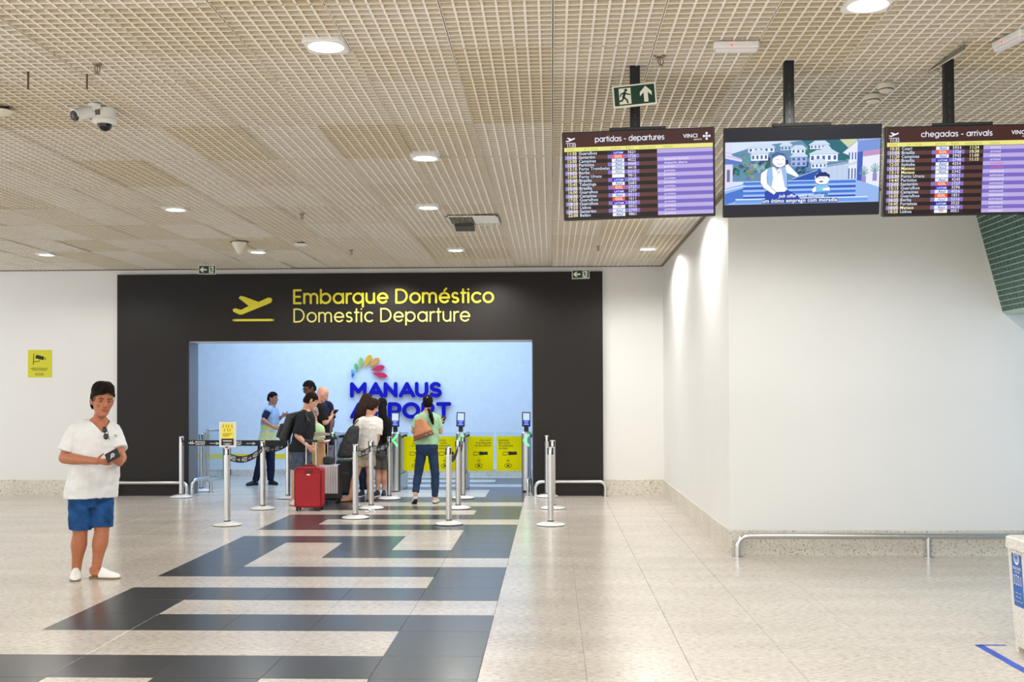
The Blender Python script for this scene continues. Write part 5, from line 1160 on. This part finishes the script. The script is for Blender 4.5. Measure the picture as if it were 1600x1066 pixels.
# 2 the attendant in the vest
Y2 = onz(411, 758).y
zb = at(416, 664, Y2).z
def vest(co): return 2 if abs(co.z - at(416, 674, Y2).z) < .022 or abs(co.z - at(416, 683, Y2).z) < .012 else (1 if co.z < zb else 0)
att, K2, hw2, HB2 = person('attendant in reflective pale vest and navy uniform, hand on hip, inside the hall', Y2, 78, dict(
    pv=(417, 694), nk=(424, 637), hd=(426, 622.5), shA=(419, 642, -.17), elA=(411, 657, -.30), wrA=(427, 668, -.24), haA=(433, 669, -.2), shB=(428, 642, .17), elB=(434, 656, .16), wrB=(442, 650, .05), haB=(450, 647, .0),
    hpA=(411, 697, -.09), hpB=(422, 697, .09), knA=(406, 727, -.1), knB=(423, 727, .1), anA=(399, 752, -.05), anB=(423, 752, .1), toA=(-.5, -.7), toB=(.7, -.6)), h=1.68, bd=1.12, sk='skin_mid', head=(78, 3, 0), voxel=.009,
    top=dict(name='vest', m=[cloth('vest_grey_blue', 150, 176, 206), cloth('vest_lime', 214, 224, 150), mat('vest_reflective', rgb(206, 214, 220), .3, .3)], paint=vest, d=.022, hem=-.02, sleeve=0, neck=.99), low=dict(name='trousers', m=[cloth('navy_cloth', 26, 34, 62)], cut=1.95, d=.012, flare=.012),
    shoes=dict(m=[M_bshoe, M_bsole]), hair=dict(m=H_bk, keep=crop_keep, infl=.009))
g = G()
for q in 'AB':
    P1, R1 = limb(K2['sh' + q], K2['el' + q], .052, .040); g.tube([P1[0], P1[4]], [.066, .060], 12, dome=True)
put('uniform_sleeve', fuse(g, .01, 2), [MATS['navy_cloth']], att)
c = K2['haB']; tag(obj('pen', G().tube([c + Vector((-.02, -.02, .05)), c + Vector((.05, -.03, -.05))], .006, 8), M_black), 'dark pen in the outstretched hand of the vest attendant', 'pen')

# 3 tall man with glasses
Y3 = 18.35
tall, K3, hw3, HB3 = person('tall dark-skinned man with glasses in navy shirt behind the bald man', Y3, -50, dict(
    pv=(505, 692), nk=(498, 628), hd=(483.5, 607), shA=(489, 637, -.1), elA=(490, 662, -.15), wrA=(492, 682, -.25), shB=(514, 634, .1), elB=(519, 658, .05), wrB=(514, 680, -.1),
    hpA=(499, 698), hpB=(512, 698), knA=(499, 732), knB=(513, 732), anA=(500, 766), anB=(514, 766), toA=(-.5, -.8), toB=(-.3, -.9)), h=1.84, sk='skin_dark', head=(-48, 16, 0), voxel=.01,
    top=dict(name='shirt', m=[cloth('navy_shirt', 22, 28, 52)], d=.014, hem=-.05, sleeve=.85), low=dict(name='trousers', m=[cloth('mauve_trousers', 150, 138, 168)], cut=1.95, d=.012), shoes=dict(m=[M_bshoe, M_bsole]), hair=dict(m=H_bk, keep=crop_keep, infl=.012))
g = G()
for e in (-1, 1): g.tube([hw3(.031 * e + .021 * math.cos(a), .098, .0 + .017 * math.sin(a)) for a in [2 * PI * k / 12 for k in range(13)]], .003, 6); g.tube([hw3(.052 * e, .098, .004), hw3(.076 * e, .03, .006), hw3(.08 * e, -.02, -.004)], .003, 6)
g.tube([hw3(-.01, .1, .004), hw3(.01, .1, .004)], .003, 6); gl = tag(obj('glasses', g, M_black), 'dark-rimmed glasses on the face of the tall man', 'glasses')

# 4 bald man with a phone
Y4 = 17.55
bald, K4, hw4, HB4 = person('bald man in black t-shirt seen from behind, looking down at his phone', Y4, 118, dict(
    pv=(499, 696), nk=(495, 632), hd=(503.5, 616.5), shA=(488, 640, .1), elA=(490, 664, .2), wrA=(506, 658, .3), shB=(503, 640, -.16), elB=(508, 661, -.2), wrB=(518, 652, -.08), haB=(521, 645, 0),
    hpA=(494, 700), hpB=(504, 700), knA=(494, 736), knB=(506, 736), anA=(494, 770), anB=(506, 771), toA=(.8, .4), toB=(.9, -.2)), h=1.76, bw=1.06, bd=1.1, sk='skin_pink', head=(112, 26, 0), hs=.97, voxel=.009,
    top=dict(m=[cloth('black_cotton', 26, 26, 30)], d=.014, hem=-.12, sleeve=.82, sd=.02), low=dict(name='trousers', m=[cloth('black_trousers', 20, 20, 22)], cut=1.95, d=.012), shoes=dict(m=[M_bshoe, M_bsole]))
c = K4['haB'] + Vector((.02, -.01, .0)); tag(obj('phone', G().rbox(c, (.075, .012, .15), .006, Matrix.Rotation(.9, 3, 'Z') @ Matrix.Rotation(.9, 3, 'X')), M_black), 'dark phone in the hand of the bald man', 'phone')

# 5 person with backpack
Y5 = onz(466, 790).y
hood, K5, hw5, HB5 = person('person in black jacket and grey denim shorts leaning over a red suitcase', Y5, 92, dict(
    pv=(470, 702), nk=(477, 643), hd=(485.5, 626), shA=(473, 651, -.18), elA=(464, 680, -.24), wrA=(481, 697, -.24), haA=(486, 703, -.22), shB=(483, 651, .17), elB=(486, 676, .2), wrB=(489, 696, .12),
    hpA=(465, 706, -.09), hpB=(477, 706, .09), knA=(462, 742, -.09), knB=(477, 741, .09), anA=(458, 783, -.06), anB=(474, 780, .1), toA=(.7, -.7), toB=(.8, -.5)), h=1.68, bd=1.18, sk='skin_light', head=(112, 24, 0), voxel=.0085,
    top=dict(name='jacket', m=[cloth('black_jacket', 34, 38, 42)], d=.022, hem=-.06, sleeve=.98, sd=.026, wr=.009, loose=1.0), low=dict(name='shorts', m=[cloth('grey_denim', 74, 84, 104, .25)], cut=.78, d=.016, flare=.02), shoes=dict(m=[M_wshoe, mat('red_sole', rgb(170, 70, 54), .6)]), hair=dict(m=H_dk, keep=short_keep, infl=.014))
# 6 woman with papers
Y6 = 17.05
w6, K6, hw6, HB6 = person('short woman in pale green top holding white papers beside the person with backpack', Y6, 6, dict(
    pv=(493, 716), nk=(491, 662), hd=(489.5, 645, -.02), shA=(482, 669, 0), elA=(481, 689, -.05), wrA=(495, 690, -.26), haA=(501, 689, -.3), shB=(500, 669, 0), elB=(504, 688, -.06), wrB=(507, 692, -.26), haB=(512, 690, -.32),
    hpA=(488, 720), hpB=(498, 720), knA=(488, 748), knB=(498, 748), anA=(488, 777), anB=(498, 777), toA=(-.1, -1), toB=(.1, -1)), h=1.5, sk='skin_pink', head=(-14, 10, 4), voxel=.009, female=True,
    top=dict(name='blouse', m=[cloth('pale_green_cloth', 176, 206, 160, .12)], d=.014, hem=-.1, sleeve=.9), low=dict(name='trousers', m=[MATS['black_trousers']], cut=1.9, d=.012), shoes=dict(m=[M_bshoe, M_bsole]), hair=dict(m=H_gr, keep=full_keep, infl=.012))
c = at(503, 678, Y6 - .34); pa = G()
pa.loft([[c + Vector((-.16, 0, .01)), c + Vector((-.02, -.02, .028)), c + Vector((.13, 0, .006)), c + Vector((.10, .06, -.02)), c + Vector((-.14, .06, -.035))], [q_ + Vector((0, .004, -.006)) for q_ in (c + Vector((-.16, 0, .01)), c + Vector((-.02, -.02, .028)), c + Vector((.13, 0, .006)), c + Vector((.10, .06, -.02)), c + Vector((-.14, .06, -.035)))]])
tag(obj('paper_sheet', pa, mat('paper_white', rgb(232, 230, 224), .6)), 'white paper held up by the short woman, upper of two', 'paper')
c = at(511, 689, Y6 - .38); tag(obj('ticket', G().rbox(c, (.10, .05, .004), .002, Matrix.Rotation(.5, 3, 'X') @ Matrix.Rotation(-.2, 3, 'Y')), MATS['paper_white']), 'white ticket in the lower hand of the short woman', 'ticket')

# 7, 8, 9 the three by the gate
Y7 = onz(567, 775).y
w7, K7, hw7, HB7 = person('woman with long brown hair and dark jeans behind the person in the white shirt', Y7, 172, dict(
    pv=(572, 703), nk=(572, 645), hd=(572.5, 627), shA=(560, 653, .0), elA=(556, 676, .05), wrA=(560, 696, .15), shB=(584, 653, 0), elB=(587, 676, .08), wrB=(583, 694, .2),
    hpA=(566, 706), hpB=(577, 706), knA=(567, 738), knB=(577, 738), anA=(566, 767), anB=(577, 767), toA=(-.15, -1), toB=(.2, 1)), h=1.66, sk='skin_light', head=(165, 0, 0), voxel=.01, female=True,
    top=dict(name='blouse', m=[cloth('dark_blouse', 44, 42, 48)], d=.013, hem=-.1, sleeve=.85), low=dict(name='jeans', m=[cloth('dark_denim', 30, 40, 66, .2)], cut=1.95, d=.008, flare=.004), shoes=dict(m=[M_bshoe, M_wsole]),
    hair=dict(m=H_br, keep=full_keep, infl=.016, locks=[([(571, 622, -.05), (566, 636, -.11), (560, 648, -.16), (553, 661, -.17)], [.085, .10, .085, .03]), ([(574, 622, -.05), (572, 640, -.13), (566, 656, -.16)], [.085, .09, .04])], flat=.6))
Y9 = 18.1
w9, K9, hw9, HB9 = person('woman with long black hair and dark top right of the person in the white shirt', Y9, 176, dict(
    pv=(596, 706), nk=(597, 650), hd=(597, 633), shA=(588, 658, 0), elA=(586, 680, .05), wrA=(588, 698, .1), shB=(606, 657, 0), elB=(609, 674, .02), wrB=(600, 684, .16),
    hpA=(591, 709), hpB=(601, 709), knA=(591, 741), knB=(601, 741), anA=(590, 768), anB=(600, 769), toA=(-.2, -1), toB=(.1, -1)), h=1.6, sk='skin_light', head=(172, 5, 0), voxel=.01, female=True,
    top=dict(name='blouse', m=[cloth('black_blouse', 24, 24, 28)], d=.013, hem=-.08, sleeve=.35), low=dict(name='shorts', m=[cloth('grey_shorts', 96, 92, 88)], cut=.75, d=.014, flare=.012), shoes=dict(m=[M_bshoe, M_wsole]),
    hair=dict(m=H_bk, keep=full_keep, infl=.016, locks=[([(597, 629, -.05), (598, 648, -.12), (600, 668, -.14), (602, 690, -.13)], [.06, .075, .07, .03])], flat=.55))
Y8 = onz(560, 783).y
p8, K8, hw8, HB8 = person('person in white t-shirt and beige shorts with black shoulder bag, seen from behind', Y8, 152, dict(
    pv=(571, 706), nk=(577, 652), hd=(582.5, 635.5), shA=(561, 661, -.04), elA=(557, 688, -.04), wrA=(566, 704, .10), shB=(592, 660, .0), elB=(590, 683, -.02), wrB=(586, 700, .05),
    hpA=(564, 711), hpB=(577, 711), knA=(556, 743, -.02), knB=(578, 744), anA=(547, 777, -.05), anB=(577, 778, .05), toA=(-.55, -.75), toB=(.3, .9)), h=1.6, bd=1.05, sk='skin_light', head=(118, 26, -4), voxel=.0085,
    top=dict(m=[cloth('cream_white_cotton', 226, 222, 216, .04)], d=.016, hem=.10, sleeve=.85, sd=.024, wr=.007, loose=1.04), low=dict(name='shorts', m=[cloth('beige_twill', 176, 164, 142, .12)], cut=.55, d=.018, flare=.02, top=.25), shoes=dict(m=[M_sand, M_bsole]), hair=dict(m=H_br, keep=full_keep, infl=.015, vol=.008))
# 10 woman in green
Y10 = onz(679, 787).y
w10, K10, hw10, HB10 = person('woman in mint green top and blue jeans walking to the gate with tan bag', Y10, 182, dict(
    pv=(667, 700), nk=(667, 645), hd=(668.5, 629), shA=(652, 654, 0), elA=(645, 674, .02), wrA=(656, 684, .20), shB=(683, 654, 0), elB=(689, 676, .04), wrB=(688, 663, .22), haB=(690, 656, .24),
    hpA=(659, 706), hpB=(676, 706), knA=(653, 743, -.02), knB=(680, 743), anA=(649, 772, -.12), anB=(679.5, 779, .02), toA=(-.25, .95, .07), toB=(.12, 1)), h=1.58, bw=1.06, bd=1.08, sk='skin_light', head=(176, 2, 0), voxel=.0085, female=True,
    top=dict(m=[cloth('mint_cotton', 158, 200, 162, .08)], d=.014, hem=.10, sleeve=.7, sd=.018, wr=.007, loose=1.0), low=dict(name='jeans', m=[mat('blue_jeans', rgb(24, 50, 84), .85, noise_s=8, noise_a=.25, bump=.3, bump_s=200)], cut=1.92, d=.010, flare=.006, top=.12, wr=.005), shoes=dict(m=[M_wshoe, M_bsole], ln=.25),
    hair=dict(m=H_bk, keep=full_keep, infl=.012, locks=[([(670, 640, -.11), (673, 648, -.15), (675, 656, -.15), (677, 664, -.13)], [.026, .040, .036, .012])], flat=.8))
c = K10['haB'] + Vector((.02, 0, .0)); tag(obj('phone', G().rbox(c, (.07, .012, .12), .006, Matrix.Rotation(.4, 3, 'Y')), M_black), 'phone in the raised hand of the woman in mint green', 'phone')

# ------------------------------------------------------------------ luggage
def soft(pts_list, voxel=.008, it=6):
    g = G(); [f(g) for f in pts_list]; return fuse(g, voxel, it, wr=.003, wf=14)
M_bag = mat('black_nylon', rgb(40, 42, 46), .6, noise_s=20, noise_a=.2, bump=.3, bump_s=90); M_leather = mat('tan_leather', rgb(188, 122, 82), .45, noise_s=12, noise_a=.1); M_dleather = mat('dark_tan_leather', rgb(116, 70, 46), .5)
c = at(450.5, 668, Y5 - .03); bp_ = thing('backpack', 'black backpack on the back of the person in the dark jacket', 'backpack', c); RY = Matrix.Rotation(.34, 3, 'Y')
put('main_compartment', soft([lambda g: g.rbox(c, (.14, .29, .42), .06, RY)]), [M_bag], bp_)
put('front_pocket', soft([lambda g: g.rbox(c + RY @ Vector((-.085, 0, -.08)), (.06, .24, .22), .028, RY)]), [M_bag], bp_)
obj('strap', G().tube([c + Vector((.05, -.12, .19)), K5['shA'] + Vector((.02, -.03, .075)), K5['shA'] + Vector((.11, -.06, -.06)), c + Vector((.14, -.17, -.14))], .022, 8, flat=.35), M_bag, bp_, True)
c = at(545, 690, Y8 - .19); tb = thing('shoulder_bag', 'large black shoulder bag hanging at the left of the person in the white shirt', 'bag', c)
g = G(); rings = []
for z, a, b, ox in ((-.26, .10, .05, -.06), (-.22, .135, .085, -.05), (-.08, .14, .085, -.01), (.08, .12, .07, .04), (.20, .085, .05, .08), (.24, .06, .03, .09)): rings.append(ring(c + Vector((ox, 0, z)), Vector((1, 0, 0)), Vector((0, 1, 0)), a, b, 20))
g.loft(rings); put('pouch', fuse(g, .009, 5, wr=.008, wf=8), [M_bag], tb)
obj('strap', G().tube([c + Vector((.03, -.03, .20)), K8['shA'] + Vector((-.02, -.085, .03)), K8['shA'] + Vector((.03, .02, .085)), c + Vector((.12, .09, .2))], .012, 8, flat=.5), M_bag, tb, True)
c = at(540, 735, Y8 + .25); rc = thing('wheeled_bag', 'black wheeled cabin bag behind the bare leg of the white-shirt person', 'suitcase', (c.x, c.y, 0))
obj('shell', G().rbox((c.x, c.y, .36), (.25, .36, .56), .05, seg=5), M_bag, rc, True); obj('front_pocket', G().rbox((c.x - .0, c.y - .19, .28), (.20, .05, .32), .02), M_bag, rc)
for a in (-.1, .1):
    for b in (-.13, .13): obj('wheel', G().tube([(c.x + a - .012, c.y + b, .035), (c.x + a + .012, c.y + b, .035)], .035, 14), M_black, rc); obj('wheel_fork', G().bbox((c.x + a - .016, c.y + b - .018, .03), (c.x + a + .016, c.y + b + .018, .085)), M_black, rc)
# tan handbag
c = at(657.5, 672, Y10 - .20); hb = thing('handbag', 'tan leather handbag with dark base under the arm of the woman in mint green', 'handbag', c)
M = Matrix.Rotation(math.radians(-20), 3, 'Y'); rings = []
for z, a, b in ((-.13, .16, .055), (-.115, .165, .062), (-.02, .135, .055), (.10, .085, .04), (.165, .055, .022)): rings.append([c + M @ (q_ - c) for q_ in ring(c + Vector((.0 + (z + .13) * .12, 0, z)), Vector((1, 0, 0)), Vector((0, 1, 0)), a, b, 24, 3)])
zc = lambda co: 1 if (M.transposed() @ (co - c)).z < -.055 else 0
put('pouch', fuse(G().loft(rings), .007, 3, wr=.004, wf=12), [M_leather, M_dleather], hb, zc)
obj('handle', G().tube([c + M @ Vector((-.03, -.02, .15)), K10['shA'] + Vector((.06, -.10, -.03)), K10['shA'] + Vector((.035, -.045, .072)), K10['shA'] + Vector((.05, .05, .04))], .009, 8), M_leather, hb, True); obj('handle', G().tube([c + M @ Vector((.05, -.02, .14)), K10['shA'] + Vector((.085, -.09, -.03)), K10['shA'] + Vector((.055, -.045, .066)), K10['shA'] + Vector((.06, .05, .04))], .009, 8), M_leather, hb, True)
for a in (-.13, .06, .13): obj('stud', G().ball(c + M @ Vector((a, -.062, -.10)), .008, n=8, m=6), mat('brass_stud', (.8, .7, .45, 1), .3, 1), hb)
# red suitcase
P_ = onz(481, 799); rx, ry = P_.x, P_.y + .12
M_red = mat('red_polyester', rgb(166, 12, 30), .6, noise_s=120, noise_a=.08, bump=.2, bump_s=250); M_dred = mat('dark_red_trim', rgb(112, 8, 22), .5)
rs = thing('red_suitcase', 'red soft suitcase with raised handle standing on the floor in the queue', 'suitcase', (rx, ry, 0))
Mx = Matrix.Rotation(PI / 2, 3, 'X')
obj('body', G().rbox((rx, ry, .335), (.41, .58, .23), .05, Mx, 5), M_red, rs, True); obj('front_panel', G().rbox((rx, ry - .12, .30), (.36, .47, .03), .045, Mx, 5), M_red, rs, True)
obj('piping', G().tube([(rx - .19, ry - .108, .07), (rx - .19, ry - .108, .58), (rx - .16, ry - .108, .61), (rx + .16, ry - .108, .61), (rx + .19, ry - .108, .58), (rx + .19, ry - .108, .07)], .007, 8), M_dred, rs)
obj('logo_patch', G().rbox((rx + .012, ry - .122, .55), (.10, .09, .022), .01, Mx), M_dred, rs); obj('logo_badge', G().rbox((rx + .012, ry - .136, .525), (.05, .018, .006), .004, Mx), mat('badge_silver', (.8, .8, .8, 1), .3, .8), rs)
obj('carry_handle', G().tube([(rx - .09, ry, .625), (rx - .07, ry, .65), (rx + .07, ry, .65), (rx + .09, ry, .625)], .014, 8, flat=.6), M_dred, rs, True)
for s_ in (-.07, .075): obj('handle_tube', G().tube([(rx + s_, ry + .09, .60), (rx + s_, ry + .09, .99)], .010, 10), M_steel, rs, True)
obj('handle_grip', G().rbox((rx, ry + .09, 1.0), (.19, .03, .035), .01), M_black, rs)
for a in (-.16, .16):
    for b in (-.09, .09): obj('wheel', G().tube([(rx + a - .014, ry + b, .026), (rx + a + .014, ry + b, .026)], .026, 14), M_black, rs)
# silver suitcase
P_ = onz(514, 787); sx, sy = P_.x, P_.y + .10
M_sil = mat('silver_shell', (.70, .71, .73, 1), .25, .5)
ss = thing('silver_suitcase', 'silver ribbed hard suitcase with black corners right behind the red suitcase', 'suitcase', (sx, sy, 0))
obj('shell', G().rbox((sx, sy, .345), (.32, .50, .24), .04, Mx, 5), M_sil, ss, True)
for k in range(7): obj('rib', G().rbox((sx - .12 + .04 * k, sy - .122, .37), (.018, .40, .014), .006, Mx), M_sil, ss)
obj('lower_bumper', G().rbox((sx + .0, sy, .115), (.335, .25, .10), .03), M_black, ss); obj('edge_trim', G().rbox((sx + .155, sy, .345), (.022, .505, .25), .01, Mx), M_black, ss)
for s_ in (-.05, .07): obj('handle_tube', G().tube([(sx + s_, sy + .06, .58), (sx + s_, sy + .06, .98)], .011, 10), M_steel, ss, True)
obj('handle_grip', G().rbox((sx + .01, sy + .06, .99), (.17, .03, .035), .01, Matrix.Rotation(-.1, 3, 'Y')), M_black, ss)
for a in (-.12, .12):
    for b in (-.08, .08): obj('wheel', G().tube([(sx + a - .014, sy + b, .03), (sx + a + .014, sy + b, .03)], .03, 14), M_black, ss); obj('wheel_fork', G().bbox((sx + a - .02, sy + b - .02, .03), (sx + a + .02, sy + b + .02, .08)), M_black, ss)
c = Vector((sx - .03, sy + .0, .655)); kb = thing('small_black_bag', 'small black bag on top of the silver suitcase', 'bag', (c.x, c.y, .595)); put('pouch', soft([lambda g: g.rbox(c, (.15, .16, .12), .04)]), [M_bag], kb)
# paper bag
c = at(498.5, 714, Y5 + .42); pb_ = thing('paper_bag', 'brown paper shopping bag between the raised suitcase handles', 'bag', (c.x, c.y, c.z - .2)); M_kraft = mat('kraft_paper', rgb(206, 160, 116), .75, noise_s=8, noise_a=.06)
R_ = lambda k, z: [c + Vector((x * k, y, z)) for x, y in ((-.09, -.05), (.09, -.05), (.094, 0), (.09, .05), (-.09, .05), (-.094, 0))]
obj('sack', G().loft([R_(1, -.2), R_(1.02, .02), R_(.95, .2)]), M_kraft, pb_); g = G(); text(g, 'bakery', 0, 0, .035, 'C', False, lambda a, b, d=0: c + Vector((a, -.0525, b - .03))) if False else None
obj('handle', G().tube([c + Vector((-.045, -.045, .19)), c + Vector((-.04, -.045, .25)), c + Vector((.04, -.045, .25)), c + Vector((.045, -.045, .19))], .004, 6), M_kraft, pb_)

bpy.data.objects.remove(_fo)
